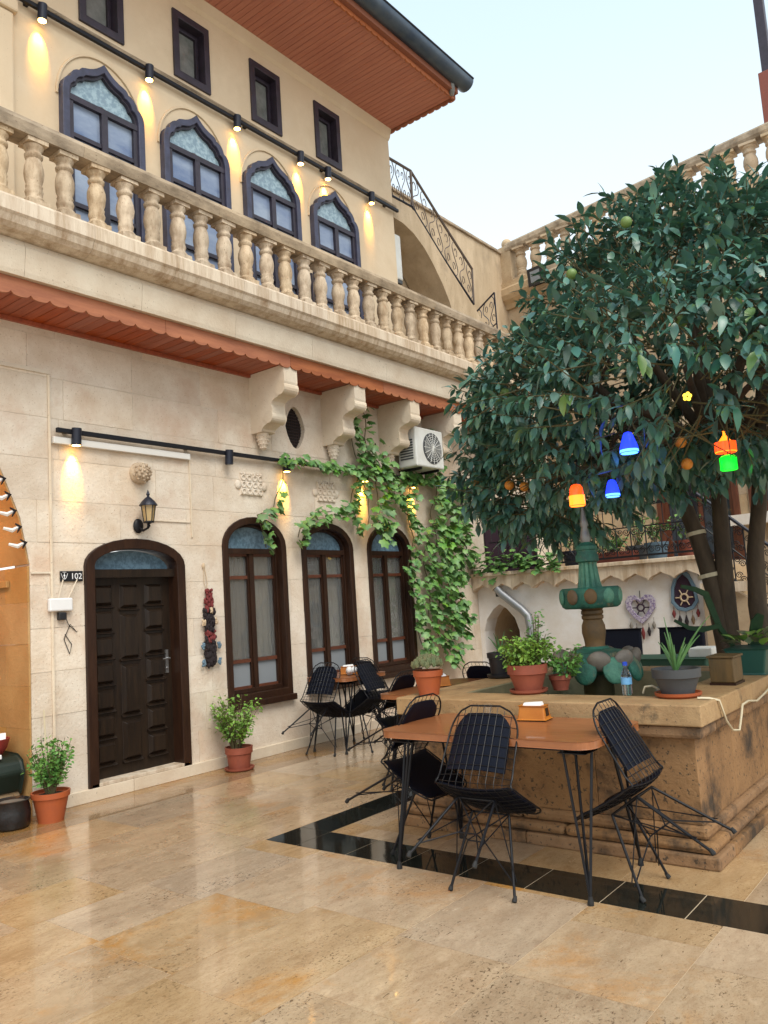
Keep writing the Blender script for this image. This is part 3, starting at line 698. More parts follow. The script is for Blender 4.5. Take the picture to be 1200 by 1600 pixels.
# wall lantern
ln = T('wall_lantern', 'black carriage lantern with amber panes on the wall above the brown door', 'lantern', (-6.4, 4.44, 2.35))
B('wall_plate', MB().ball((-6.385, 4.42, 2.37), .025, .055, .07, 12, 8), m_iron, ln, smooth=60)
B('arm', MB().tube([(-6.38, 4.42, 2.36), (-6.33, 4.43, 2.32), (-6.28, 4.45, 2.34), (-6.27, 4.455, 2.40)], .012, 6), m_iron, ln, smooth=60)
lc = (-6.27, 4.455, 2.40)
B('pane_glass', MB().lathe([(.042, .0), (.062, .15)], lc, 6), m_lant, ln)
cg = MB()
for j in range(6):
    a = 2*PI*j/6; cg.tube([(lc[0]+.044*math.cos(a), lc[1]+.044*math.sin(a), lc[2]), (lc[0]+.065*math.cos(a), lc[1]+.065*math.sin(a), lc[2]+.15)], .005, 4)
cg.lathe([(.05, -.012), (.05, .002)], lc, 12)
B('cage', cg, m_iron, ln)
B('hood', MB().lathe([(.085, .148), (.082, .158), (.055, .195), (.03, .22), (.012, .232), (.012, .245), (.018, .255), (.006, .285), (.001, .30)], lc, 14), m_ironb, ln, smooth=40)
B('finial', MB().lathe([(.004, -.06), (.016, -.04), (.010, -.025), (.03, -.013)], lc, 10), m_iron, ln, smooth=40)
# number sign
def text_mesh(body, size, parent, mat, yc, zc, d):
    cu = bpy.data.curves.new('txt', 'FONT'); cu.body = body; cu.size = size; cu.align_x = 'CENTER'; cu.align_y = 'CENTER'; cu.extrude = .001; cu.resolution_u = 3
    to = bpy.data.objects.new('txt', cu); COL.objects.link(to)
    me = bpy.data.meshes.new_from_object(to.evaluated_get(bpy.context.evaluated_depsgraph_get())); bpy.data.objects.remove(to)
    me.materials.append(mat); o = bpy.data.objects.new('lettering', me); COL.objects.link(o); o.parent = parent
    o.location = Vector((-6.4+d, yc, zc))-OFF[parent]; o.rotation_euler = (PI/2, 0, PI/2); return o
sg = T('room_sign', 'black room number sign 102 left of the brown door', 'sign', (-6.4, 3.74, 1.91))
B('plate', MB().box(-6.397, -6.385, 3.635, 3.845, 1.865, 1.955), m_sign, sg, bevel=.003)
text_mesh('102', .072, sg, m_txt, 3.782, 1.908, .0165)
em = MB()
for s in (-1, 1):
    em.tube([FP(3.672+s*t*.030, 1.885+.05*t*t, .016) for t in [q/6 for q in range(7)]], .0022, 4)
em.tube([FP(3.672, 1.89, .016), FP(3.672, 1.938, .016)], .003, 4); em.ball(FP(3.672, 1.915, .016), .003, .009, .009, 8, 5)
em.tube([FP(3.655, 1.945, .016), FP(3.689, 1.945, .016)], .002, 4)
B('emblem', em, m_txt, sg)
# router
rt = T('wifi_router', 'white wifi router with raised antennas fixed beside the brown door', 'router', (-6.4, 3.62, 1.66))
B('casing', MB().box(-6.39, -6.345, 3.515, 3.725, 1.615, 1.725), m_wht, rt, bevel=.012)
for ya, yb in ((3.53, 3.505), (3.60, 3.645), (3.69, 3.775)): B('antenna', MB().tube([(-6.36, ya, 1.72), (-6.36, yb, 1.88)], .006, 6), m_band, rt)
B('power_plug', MB().box(-6.395, -6.35, 3.60, 3.67, 1.54, 1.605), m_blackp, rt, bevel=.008)
B('lead', MB().tube([(-6.37, 3.66, 1.58), (-6.385, 3.70, 1.50), (-6.39, 3.78, 1.43), (-6.39, 3.72, 1.50), (-6.39, 3.66, 1.38), (-6.39, 3.71, 1.25), (-6.39, 3.73, 1.33), (-6.39, 3.67, 1.42)], .0035, 5), m_iron, rt, smooth=60)
# hanging ornament between door and window
ho = T('wall_hanging', 'tasselled woollen wall hanging between brown door and first arched window', 'ornament', (-6.39, 5.2, 1.04))
B('cord', MB().tube([(-6.385, 5.165, 2.02), (-6.38, 5.16, 1.82), (-6.38, 5.19, 1.745), (-6.38, 5.2, 1.82), (-6.385, 5.168, 2.02)], .004, 5), m_cream, ho)
B('peg', MB().ball((-6.385, 5.165, 1.995), .014, .018, .03, 8, 6), m_cream, ho)
def blob(c, s, n=22, q=.03):
    b = MB()
    for i in range(n): b.ball((c[0]+U(-.3, 1)*s[0], c[1]+U(-1, 1)*s[1], c[2]+U(-1, 1)*s[2]), U(.6, 1)*q, U(.6, 1)*q, U(.8, 1.5)*q, 7, 5)
    return b
for zz, mt, w_, q in ((1.70, m_wine, .035, .03), (1.60, m_wine, .045, .035), (1.50, m_bwool, .06, .04), (1.40, m_bwool, .06, .04), (1.30, m_wine, .05, .04), (1.23, m_bwool, .065, .04), (1.13, m_bwool, .06, .045), (1.06, m_bwool, .055, .045)):
    B('wool_bundle', blob((-6.375, 5.20, zz), (.025, w_*.95, .055), 60, q*.48), mt, ho, smooth=60)
for yy, zz, mt in ((5.12, 1.43, m_cream), (5.27, 1.44, m_cream), (5.22, 1.55, m_cream), (5.10, 1.20, m_teal), (5.30, 1.20, m_teal), (5.10, 1.04, m_teal), (5.30, 1.04, m_teal)):
    B('pompom', blob((-6.36, yy, zz), (.014, .014, .028), 26, .011), mt, ho, smooth=60)

# AC units
def ac(label, x0, x1, y0, y1, z0, z1):
    a = T('air_conditioner', label, 'air conditioner', ((x0+x1)/2, (y0+y1)/2, z0))
    B('casing', MB().box(x0, x1, y0, y1, z0, z1), m_acw, a, bevel=.02)
    yc, zc = y0+(y1-y0)*.58, (z0+z1)/2; rr_ = (z1-z0)*.40
    B('fan_shroud', MB().lathe([(rr_, 0), (rr_, .008), (rr_*.9, .010)], (0, 0, 0), 28).xform(Matrix.Translation((x1, yc, zc)) @ Matrix.Rotation(PI/2, 4, 'Y')), m_grey, a)
    gr = MB()
    for k in range(1, 7): gr.tube([(x1+.018, yc+rr_*k/7*math.cos(t), zc+rr_*k/7*math.sin(t)) for t in [2*PI*i/20 for i in range(20)]], .003, 4, closed=True)
    for k in range(8): t = PI*k/8; gr.tube([(x1+.02, yc-rr_*math.cos(t), zc-rr_*math.sin(t)), (x1+.02, yc+rr_*math.cos(t), zc+rr_*math.sin(t))], .004, 4)
    B('fan_grille', gr, m_acw, a)
    sl = MB()
    for k in range(8): sl.box(x0+.04, x1-.05, y0-.006, y0-.001, z0+.1+.035*k, z0+.12+.035*k)
    B('side_louvres', sl, m_grey, a)
    for yy in (y0+.12, y1-.12): B('bracket', MB().box(-6.39, x1-.02, yy-.015, yy+.015, z0-.035, z0-.003), m_iron, a)
    return a
ac('white air conditioner outdoor unit half covered by the vine beside the corbels', -6.30, -6.0, 8.42, 9.06, 3.27, 3.80)
a2 = T('air_conditioner', 'narrow white air conditioner casing in the arched recess beside the stair', 'air conditioner', (-6.6, 8.95, 6.1))
B('casing', MB().box(-6.75, -6.45, 8.825, 9.03, 6.1, 6.78), m_acw, a2, bevel=.02); B('base_tray', MB().box(-6.74, -6.46, 8.826, 9.02, 6.05, 6.098), m_grey, a2)

# ================================================================== STAIR WALL AND REAR
sw = T('stair_wall', 'arched limestone stair flank behind the balcony end', 'wall', (-6.4, 10, 4.75))
top = [(8.822, 7.28), (9.1, 7.29), (9.36, 7.27), (9.75, 6.98), (10.12, 6.70), (10.55, 6.40), (10.92, 6.14), (11.4, 5.80), (11.9, 5.45)]
bot = [(8.822, 6.98), (9.05, 6.97), (9.3, 6.90), (9.55, 6.76), (9.76, 6.57), (9.98, 6.32), (10.14, 6.08), (10.36, 5.60), (10.5, 4.757)]
B('arch_flank', MB().ring([FP(a, b, 0) for a, b in top], [FP(a, b, 0) for a, b in bot], [FP(a, b, -.58) for a, b in top], [FP(a, b, -.58) for a, b in bot], close=False), m_stain, sw)
B('flank_foot', MB().prism([FP(10.5, 4.757, 0), FP(12.4, 4.757, 0), FP(12.4, 5.1, 0), FP(11.9, 5.45, 0)], [FP(10.5, 4.757, -.58), FP(12.4, 4.757, -.58), FP(12.4, 5.1, -.58), FP(11.9, 5.45, -.58)]), m_stain, sw)
lw = T('side_wall', 'plain tan wall behind the iron stair railing', 'wall', (-7.1, 11, 1.7))
B('wall_body', MB().box(-7.25, -7.0, 8.83, 13.3, 1.7, 7.93), m_stain, lw)
B('wall_coping', MB().box(-7.28, -6.96, 8.83, 13.08, 7.931, 7.985), m_rail, lw, bevel=.012)
def rail_panel(mb, p0, p1, b0, b1, n, r=.008):
    P0, P1, B0, B1 = map(Vector, (p0, p1, b0, b1)); e = (P1-P0).normalized()
    for k in range(n):
        t = (k+.5)/n; a = B0.lerp(B1, t); b = P0.lerp(P1, t); h = b-a; w = (P1-P0).length/n*.42
        s = 1 if k % 2 else -1
        mb.tube([a+h*q+e*(w*s*math.sin(q*2*PI)*.9) for q in [i/14 for i in range(15)]], r, 4)
        mb.tube([a+h*(.72-.10*math.cos(t_))+e*(w*.45*math.sin(t_)+s*w*.3) for t_ in [i*.7 for i in range(8)]], r*.8, 4)
        mb.tube([a+h*(.25-.10*math.cos(t_))-e*(w*.45*math.sin(t_)+s*w*.3) for t_ in [i*.7 for i in range(8)]], r*.8, 4)
    return mb
sr = T('stair_railing', 'dark wrought iron scroll railing going down the arched stair', 'railing', (-6.42, 10, 6.5))
tp_ = [FP(8.83, 7.90, -.03), FP(9.38, 7.92, -.03), FP(10.18, 7.36, -.03), FP(10.95, 6.85, -.03)]
bt_ = [FP(8.83, 7.33, -.03), FP(9.36, 7.34, -.03), FP(10.12, 6.77, -.03), FP(10.92, 6.24, -.03)]
B('handrail', MB().tube(tp_, .022, 6), m_ironr, sr); B('bottom_rail', MB().tube(bt_, .018, 6), m_ironb, sr)
for k, q in ((1, .022), (3, .018), (0, .015)): B('post', MB().tube([tp_[k], bt_[k]], q, 6), m_ironr, sr)
for a in range(3): B('scroll_panel', rail_panel(MB(), tp_[a], tp_[a+1], bt_[a], bt_[a+1], 4), m_ironr, sr)
s2 = T('stair_railing', 'short black iron railing rising at the balcony end', 'railing', (-6.2, 11.4, 5.6))
pp = [(-6.75, 11.5, 6.34), (-6.36, 11.5, 6.58)]; qq = [(-6.75, 11.5, 5.85), (-6.36, 11.5, 6.05)]
B('handrail', MB().tube(pp, .016, 6).tube([pp[1], (-6.36, 11.5, 5.6)], .014, 6).tube([pp[0], (-6.75, 11.5, 5.5)], .014, 6), m_ironb, s2)
B('scroll_panel', rail_panel(MB().tube(qq, .012, 5), *pp, *qq, 3), m_ironb, s2)

rb = T('rear_building', 'tan limestone rear building with roof terrace balustrade behind the orange tree', 'building', (-4, 12.7, 0))
RW = [(4.05, 6.3, 2.45, 3.7), (2.6, 3.9, 1.75, 3.75)]
ps = [rect(-.3, 10, 0, 6.85)]
for w in RW: ps = subtract(ps, rect(*w))
B('wall_core', slab2d(MB(), ps, RP, -.45, -.006), m_rear, rb)
z = 1.75; row = 0
while z < 6.8:
    h = min(.34, 6.85-z); u = -.3+U(0, .3)
    while u < 7.2:
        u2 = min(u+U(.45, .8), 7.2); q = [rect(u+.004, u2-.004, z+.004, z+h-.004)]
        for w in RW: q = subtract(q, rect(*w))
        if q and sum(abs(area(p)) for p in q) > .01 and (z > 5.3 or z < 3.9): B('stone_block', slab2d(MB(), q, RP, -.1, U(-.005, .006)), m_rear, rb)
        u = u2
    z += h
cp = [(0, 6.852), (.06, 6.852), (.08, 6.93), (.16, 7.0), (.20, 7.08), (.20, 7.2), (.17, 7.24), (.17, 7.33), (0, 7.33), (-.3, 7.33), (-.3, 6.852)]
u = -.25
while u < 10:
    u2 = u+U(.8, 1.1); B('cornice_stone', MB().prism([RP(u+.002, b, a) for a, b in cp], [RP(u2-.002, b, a) for a, b in cp]), m_rail if False else m_rear, rb); u = u2
bz2 = MB().lathe([(r*1.65, zz*1.17) for r, zz in bprof], (0,0,0), 14); bz2.box(-.12, .12, -.12, .12, -.02, -.0); bz2.box(-.12, .12, -.12, .12, .551, .59)
bm2 = mesh('baluster', bz2, m_rear, smooth=35)
for k in range(26): inst('baluster', bm2, RP(.42+.325*k, 7.352, .02), rb)
u = .15
while u < 9.5:
    u2 = u+U(1.0, 1.5); rp = [(-.12, 7.945), (.13, 7.945), (.15, 7.99), (.15, 8.06), (.12, 8.10), (-.11, 8.10), (-.14, 8.02)]
    B('coping_stone', MB().prism([RP(u+.001, b, a) for a, b in rp], [RP(u2-.001, b, a) for a, b in rp]), m_rail, rb); u = u2
pst = MB(); 
pst.prism([RP(-.02, 7.33, -.12), RP(.24, 7.33, -.12), RP(.24, 7.33, .12), RP(-.02, 7.33, .12)], [RP(-.02, 8.06, -.12), RP(.24, 8.06, -.12), RP(.24, 8.06, .12), RP(-.02, 8.06, .12)])
B('end_post', pst, m_rear, rb); B('post_ball', MB().ball(RP(.10, 8.14, 0), .10, n=14, m=10), m_rear, rb, smooth=60)
for k in range(7):
    B('frieze_ornament', MB().ball(RP(.5+.42*k, 6.93, .10), .12, .05, .05, 8, 6), m_rear, rb, smooth=60)
def rear_opening(nm, w, npan, sill):
    a, b, za, zb_ = w; f = MB(); o_ = rect(a, b, za, zb_); i_ = rect(a+.09, b-.09, za+.09, zb_-.09)
    t = B(nm, f.ring([RP(p, q, .03) for p, q in o_], [RP(p, q, .03) for p, q in i_], [RP(p, q, -.14) for p, q in o_], [RP(p, q, -.14) for p, q in i_]), m_red, rb, bevel=.006)
    for k in range(npan):
        c0 = a+.09+(b-a-.18)*k/npan; c1 = a+.09+(b-a-.18)*(k+1)/npan
        o2 = rect(c0+.003, c1-.003, za+.093, zb_-.093); i2 = rect(c0+.07, c1-.07, za+.18, zb_-.18)
        B('sash', MB().ring([RP(p, q, -.03) for p, q in o2], [RP(p, q, -.03) for p, q in i2], [RP(p, q, -.10) for p, q in o2], [RP(p, q, -.10) for p, q in i2]), m_red, t)
        bz = MB(); slab2d(bz, [rect(c0+.07, c1-.07, za+(zb_-za)*.52, za+(zb_-za)*.52+.045)], RP, -.09, -.04); B('glazing_bar', bz, m_red, t)
        B('pane', slab2d(MB(), [i2], RP, -.08, -.072), m_glass, t)
    if sill: B('sill', MB().prism([RP(a-.25, za-.12, .18), RP(b+.4, za-.12, .18), RP(b+.4, za-.005, .18), RP(a-.25, za-.005, .18)], [RP(a-.25, za-.12, 0.01), RP(b+.4, za-.12, 0.01), RP(b+.4, za-.005, 0.01), RP(a-.25, za-.005, 0.01)]), m_white, t, bevel=.02)
rear_opening('window', RW[0], 3, True); rear_opening('double_door', RW[1], 2, False)
fl_ = T('floodlight', 'small square black floodlight on the rear terrace cornice', 'floodlight', RP(.95, 7.2, .3))
B('housing', MB().prism([RP(.78, 7.02, .22), RP(1.08, 7.02, .22), RP(1.08, 7.32, .24), RP(.78, 7.32, .24)], [RP(.78, 6.98, .36), RP(1.08, 6.98, .36), RP(1.08, 7.28, .38), RP(.78, 7.28, .38)]), m_blackp, fl_, bevel=.012)
B('glass', MB().prism([RP(.83, 7.03, .362), RP(1.03, 7.03, .362), RP(1.03, 7.23, .38), RP(.83, 7.23, .38)], [RP(.83, 7.03, .367), RP(1.03, 7.03, .367), RP(1.03, 7.23, .385), RP(.83, 7.23, .385)]), m_frost, fl_)
pl = T('roof_pole', 'dark red pole rising from the rear terrace at the right edge', 'pole', (-2.0, 13.3, 7.3))
B('pole_shaft', MB().box(-2.24, -2.10, 13.2, 13.34, 7.3, 12.5), m_navy, pl, bevel=.01)
B('pole_sleeve', MB().box(-2.29, -2.05, 13.15, 13.39, 7.3, 9.4), m_pot, pl, bevel=.01)

# ---- terrace block
te = T('terrace_wall', 'white plastered terrace wall with scalloped stone cornice and small arched doorway', 'wall', (-4.8, 10.3, 0))
DW = arch(-6.33, -5.74, -.02, .98, 1.38)
DW2 = [(-6.33, -.02), (-6.33, 1.0), (-6.27, 1.18), (-6.15, 1.32), (-6.035, 1.39), (-5.92, 1.32), (-5.80, 1.18), (-5.74, 1.0), (-5.74, -.02)]
B('wall_body', slab2d(MB(), subtract([rect(-6.398, -3.1, 0, 1.76)], DW2), BP, -.3, 0), m_white, te)
B('doorway_niche', slab2d(MB(), [rect(-6.39, -5.6, 0, 1.5)], BP, -1.25, -1.2), m_door, te)  # near-black back puts the shade of the deep doorway into its colour
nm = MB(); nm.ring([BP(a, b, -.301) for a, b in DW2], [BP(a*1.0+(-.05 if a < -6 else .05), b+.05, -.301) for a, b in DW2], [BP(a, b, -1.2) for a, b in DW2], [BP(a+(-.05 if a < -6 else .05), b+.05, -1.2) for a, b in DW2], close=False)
B('niche_lining', nm, m_stain, te)  # tan darker than the white wall, shade of the niche painted in
for k in range(5):
    xa = -6.39+.66*k; B('cornice_stone', scallop(BP, xa+.001, xa+.658, 1.80, 1.585, .075, .329, .001, .14, cusp=True), m_corn, te)
u = -6.39
while u < -3.1:
    u2 = min(u+U(.6, .9), -3.06); B('edge_slab', MB().box(u+.001, u2-.001, 10.12, 10.35, 1.802, 1.855), m_corn, te, bevel=.008); u = u2
B('terrace_floor', MB().box(-6.99, -3.1, 10.36, 13.3, 1.6, 1.80), m_rear, te)
B('door_lintel_sign', MB().box(-6.08, -5.90, 10.285, 10.299, 1.50, 1.56), m_sign, te)
# stair descending to the right
st = T('stone_stair', 'tan stone stair descending from the terrace behind the orange tree', 'stairs', (-2.2, 10.8, 0))
for k in range(9):
    x0 = -3.099+.22*k; B('step', MB().box(x0, x0+.219, 10.35, 11.5, 0, 1.80-.2*(k+1)+.12), m_rear, st)
B('flank', MB().prism([(-3.1, 10.2, 0), (-1.0, 10.2, 0), (-1.0, 10.2, .3), (-2.9, 10.2, 1.5), (-3.1, 10.2, 1.5)], [(-3.1, 10.348, 0), (-1.0, 10.348, 0), (-1.0, 10.348, .3), (-2.9, 10.348, 1.5), (-3.1, 10.348, 1.5)]), m_rear, st)
B('flank_coping', MB().box(-3.098, -2.55, 10.12, 10.19, 1.38, 1.5), m_corn, st)
def spiral(c, e, u, r, turns=1.6, s=1, n=16):
    return [c+(e*math.cos(s*t)+u*math.sin(s*t))*r*(1-.8*t/(turns*2*PI)) for t in [turns*2*PI*i/n for i in range(n+1)]]
def scroll_rail(t, mat, a, b, h, n, name='scroll_panel', skew=None):
    a, b = Vector(a), Vector(b); e = (b-a).normalized(); up = Vector((0, 0, 1)); w = (b-a).length/n
    for g in range(0, n, 4):
        mb = MB()
        for k in range(g, min(g+4, n)):
            c = a.lerp(b, (k+.5)/n)
            mb.tube([c-e*w*.5, c-e*w*.5+up*h], .009, 4)
            for s in (-1, 1):
                mb.tube(spiral(c+e*(s*w*.22)+up*h*.16, e*s, up, w*.24), .006, 4)
                mb.tube(spiral(c+e*(s*w*.22)+up*h*.86, e*s, -up, w*.24), .006, 4)
                mb.tube([c+e*(s*w*.42)+up*h*.2, c+e*(s*w*.05)+up*h*.5, c+e*(s*w*.42)+up*h*.8], .006, 4)
        B(name, mb, mat, t)
tr = T('terrace_railing', 'black wrought iron scroll railing along the terrace edge', 'railing', (-4.7, 10.25, 1.86))
B('handrail', MB().box(-6.1, -3.12, 10.22, 10.26, 2.56, 2.60), m_iron, tr); B('bottom_rail', MB().box(-6.1, -3.12, 10.225, 10.255, 1.90, 1.925), m_iron, tr)
scroll_rail(tr, m_iron, (-5.95, 10.24, 1.925), (-3.15, 10.24, 1.925), .36, 14); 
B('mid_rail', MB().box(-6.1, -3.12, 10.23, 10.25, 2.285, 2.30), m_iron, tr)
for k in range(22): B('upright', MB().tube([(-6.05+.134*k, 10.24, 2.3), (-6.05+.134*k, 10.24, 2.56)], .007, 4), m_iron, tr)
B('newel_post', MB().box(-3.14, -3.06, 10.2, 10.28, 1.6, 2.78), m_iron, tr, bevel=.008)
s3 = T('stair_railing', 'black iron scroll railing sloping down the terrace stair behind the trunks', 'railing', (-2.2, 10.25, 1))
a, b = Vector((-3.06, 10.24, 2.62)), Vector((-1.35, 10.24, 1.0)); dz = Vector((0, 0, -.78))
B('handrail', MB().tube([a, b], .022, 6), m_ironb, s3); B('bottom_rail', MB().tube([a+dz, b+dz], .014, 6), m_iron, s3); B('mid_rail', MB().tube([a+dz*.5, b+dz*.5], .009, 5), m_iron, s3)
for g in range(4):
    mb = MB()
    for k in range(g*3, g*3+3):
        c = a.lerp(b, (k+.5)/12)
        mb.tube([c, c+dz], .009, 4)
        for q in (.14, .38, .62, .86):
            for s in (-1, 1): mb.tube(spiral(c+dz*q+Vector((s*.045, 0, -s*.04)), Vector((s, 0, 0)), Vector((0, 0, 1)), .042), .006, 4)
    B('scroll_panel', mb, m_iron, s3)
# drain pipe
dp = MB().tube([(-6.0, 10.2, 1.62), (-5.93, 10.2, 1.54), (-5.62, 10.2, 1.30), (-5.53, 10.2, 1.20), (-5.51, 10.2, 1.05), (-5.50, 10.2, .02)], .058, 12)
tag(B('drain_pipe', dp, m_ptile, base=(-5.5, 10.2, 0), smooth=60), 'grey galvanised drain pipe bending down beside the small arched doorway', 'pipe')
# dream catchers on the terrace wall
def catcher(name, label, xc, zc, heart):
    t = T(name, label, 'ornament', (xc, 10.28, zc), None); P = lambda x, zz, d=0: (xc+x, 10.285-d, zc+zz)
    if heart:
        sh = [(.0, -.20), (-.10, -.12), (-.19, .0), (-.20, .10), (-.15, .17), (-.07, .175), (0, .12), (.07, .175), (.15, .17), (.20, .10), (.19, .0), (.10, -.12)]
        B('lace_rim', MB().ring([P(a, b, .03) for a, b in sh], [P(a*.62, b*.62+.0, .03) for a, b in sh], [P(a, b, 0) for a, b in sh], [P(a*.62, b*.62, 0) for a, b in sh]), m_lilac, t, bevel=.006)
        cz = .01
    else:
        sh = [(-.17, -.08), (-.15, .12), (-.09, .27), (0, .36), (.09, .27), (.15, .12), (.17, -.08), (.10, -.17), (0, -.2), (-.10, -.17)]
        B('lace_rim', MB().ring([P(a, b, .03) for a, b in sh], [P(a*.78, b*.78, .03) for a, b in sh], [P(a, b, 0) for a, b in sh], [P(a*.78, b*.78, 0) for a, b in sh]), m_teal, t, bevel=.006)
        B('felt_backing', MB().prism([P(a*.76, b*.76, .002) for a, b in sh], [P(a*.76, b*.76, .008) for a, b in sh]), m_purp, t)
        cz = -.02
    ro = MB()
    ro.tube([P(.045*math.cos(q), cz+.045*math.sin(q), .02) for q in [2*PI*i/14 for i in range(14)]], .012, 5, closed=True)
    for i in range(6):
        q = 2*PI*i/6; ro.tube([P(.05*math.cos(q), cz+.05*math.sin(q), .02), P(.11*math.cos(q), cz+.11*math.sin(q), .016)], .008, 4)
    B('rosette', ro, m_cream if not heart else m_purp, t)
    mats = [m_peb, m_bwool, m_wine, m_bwool, m_peb] if heart else [m_wine, m_bwool, m_bwool, m_rust, m_wine]
    for i, mt in enumerate(mats):
        x = (-.15, -.08, 0, .08, .15)[i]; zt = -.12 if abs(x) > .1 else -.19; le = (.10, .12, .16, .12, .10)[i]
        f = MB().tube([P(x, zt, .01), P(x, zt-.05, .01)], .003, 4)
        f.tube([P(x, zt-.05, .012), P(x, zt-.05-le*.5, .018), P(x, zt-.05-le, .012)], [.006, .026, .008], 7)
        B('tassel', f, mt, t, smooth=50)
    B('hanging_loop', MB().tube([P(0, .36 if not heart else .12, .01), P(0, .42 if not heart else .23, .01)], .005, 4), m_iron, t)
catcher('heart_ornament', 'lilac lace heart dream catcher with dark tassels on white terrace wall', -3.92, 1.23, True)
catcher('dream_catcher', 'pointed blue dream catcher with rosette and tassels near the tree trunks', -3.35, 1.36, False)

# ================================================================== BASIN
bx0, bx1, by0, by1 = -3.50, -1.43, 4.46, 6.62
bs_ = T('stone_basin', 'square ochre stone fountain basin with moulded rim and plinth', 'basin', (-2.45, 5.5, 0))
def frame_pieces(name, x0, x1, y0, y1, z0, z1, w, mat, bevel, cuts):
    for (a, b) in zip([x0]+cuts[0], cuts[0]+[x1]):
        B(name, MB().box(a+.001, b-.001, y0, y0+w, z0, z1), mat, bs_, bevel=bevel); B(name, MB().box(a+.001, b-.001, y1-w, y1, z0, z1), mat, bs_, bevel=bevel)
    for (a, b) in zip([y0+w]+cuts[1], cuts[1]+[y1-w]):
        B(name, MB().box(x0, x0+w, a+.001, b-.001, z0, z1), mat, bs_, bevel=bevel); B(name, MB().box(x1-w, x1, a+.001, b-.001, z0, z1), mat, bs_, bevel=bevel)
frame_pieces('coping_stone', bx0, bx1, by0, by1, .735, .85, .34, m_rim, .008, ([-2.5], [5.5]))
frame_pieces('moulding', bx0+.02, bx1-.02, by0+.02, by1-.02, .665, .733, .30, m_basin, .02, ([-2.7], [5.4]))
frame_pieces('side_panel', bx0+.075, bx1-.075, by0+.075, by1-.075, .2, .664, .2, m_basin, .004, ([-2.9, -2.1], [5.2, 5.9]))
frame_pieces('plinth_upper', bx0+.045, bx1-.045, by0+.045, by1-.045, .13, .199, .28, m_basin, .022, ([-2.6], [5.6]))
frame_pieces('plinth_roll', bx0-.0, bx1+.0, by0-.0, by1+.0, .07, .129, .3, m_basin, .026, ([-2.3], [5.3]))
frame_pieces('plinth', bx0-.02, bx1+.02, by0-.02, by1+.02, 0, .0695, .3, m_basin, .01, ([-2.55], [5.5]))
B('pool_floor', MB().box(bx0+.28, bx1-.28, by0+.28, by1-.28, .2, .42), m_mossy, bs_)
B('pool_lining', MB().ring([(bx0+.342, by0+.342, .845), (bx1-.342, by0+.342, .845), (bx1-.342, by1-.342, .845), (bx0+.342, by1-.342, .845)], [(bx0+.36, by0+.36, .84), (bx1-.36, by0+.36, .84), (bx1-.36, by1-.36, .84), (bx0+.36, by1-.36, .84)],
  [(bx0+.342, by0+.342, .43), (bx1-.342, by0+.342, .43), (bx1-.342, by1-.342, .43), (bx0+.342, by1-.342, .43)], [(bx0+.36, by0+.36, .43), (bx1-.36, by0+.36, .43), (bx1-.36, by1-.36, .43), (bx0+.36, by1-.36, .43)]), m_mossy, bs_)
B('water', MB().box(bx0+.361, bx1-.361, by0+.361, by1-.361, .44, .62), m_water, bs_)
# fountain
fc = (-2.48, 5.54)
ft = T('fountain', 'green painted stone fountain with lobed bowl and pebble studded collar', 'fountain', (fc[0], fc[1], .42))
B('pedestal', MB().lathe([(0.1290, 0.4210), (0.1204, 0.5000), (0.1075, 0.6000), (0.1075, 0.9000), (0.1290, 0.9300)], (*fc, 0), 20), m_olive, ft, smooth=40)
B('collar', MB().lathe([(.12, .90), (.24, .94), (.26, 1.0), (.22, 1.06), (.10, 1.085), (.09, 1.10)], (*fc, 0), 20), m_verd, ft, smooth=40)
for k in range(9):
    a = 2*PI*k/9+.3
    mt = Matrix.Translation((*fc, 0)) @ Matrix.Rotation(a, 4, 'Z') @ Matrix.Translation((.265, 0, 1.01)) @ Matrix.Rotation(R(22), 4, 'Y')
    B('pebble', MB().ball((0, 0, 0), .045, .085, .075, 12, 8).xform(mt), m_peb, ft, smooth=60)
    a += PI/9; mt = Matrix.Translation((*fc, 0)) @ Matrix.Rotation(a, 4, 'Z') @ Matrix.Translation((.285, 0, .945)) @ Matrix.Rotation(R(-14), 4, 'Y')
    B('petal', MB().ball((0, 0, 0), .03, .085, .095, 10, 8).xform(mt), m_verd2 if k % 2 else m_verd, ft, smooth=60)
B('stem', MB().lathe([(0.0800, 1.0850), (0.0704, 1.1100), (0.0760, 1.1500), (0.0864, 1.2000), (0.0832, 1.2500), (0.0680, 1.2900), (0.0784, 1.3000), (0.0784, 1.3200), (0.0704, 1.3250), (0.0800, 1.3350), (0.0800, 1.3550), (0.0720, 1.3600), (0.0880, 1.3750)], (*fc, 0), 22), m_rust, ft, smooth=35)
B('bowl', MB().lathe([(0.0860, 1.3720), (0.1720, 1.3750), (0.1935, 1.3900), (0.2064, 1.4500), (0.2021, 1.5100), (0.1849, 1.5250), (0.1634, 1.5200), (0.1032, 1.5000)], (*fc, 0), 48, lobes=10, la=.09), m_verd, ft, smooth=45)
for k in range(10):
    a = 2*PI*k/10+.1; mt = Matrix.Translation((*fc, 0)) @ Matrix.Rotation(a, 4, 'Z') @ Matrix.Translation((.214, 0, 1.46))
    B('bowl_stone', MB().ball((0, 0, 0), .016, .046, .056, 12, 8).xform(mt), m_rust if k % 3 else m_verd2, ft, smooth=60)
fm = MB(); n = 48
for zz, r in ((1.505, .096), (1.53, .088), (1.56, .080), (1.69, .064), (1.706, .067)):
    for j in range(n): a = 2*PI*j/n; q = r*(1-.17*(j % 4 == 0)); fm.v.append((fc[0]+q*math.cos(a), fc[1]+q*math.sin(a), zz))
fm.f = [(i*n+j, i*n+(j+1) % n, (i+1)*n+(j+1) % n, (i+1)*n+j) for i in range(4) for j in range(n)]
B('fluted_shaft', fm, m_verd2, ft)
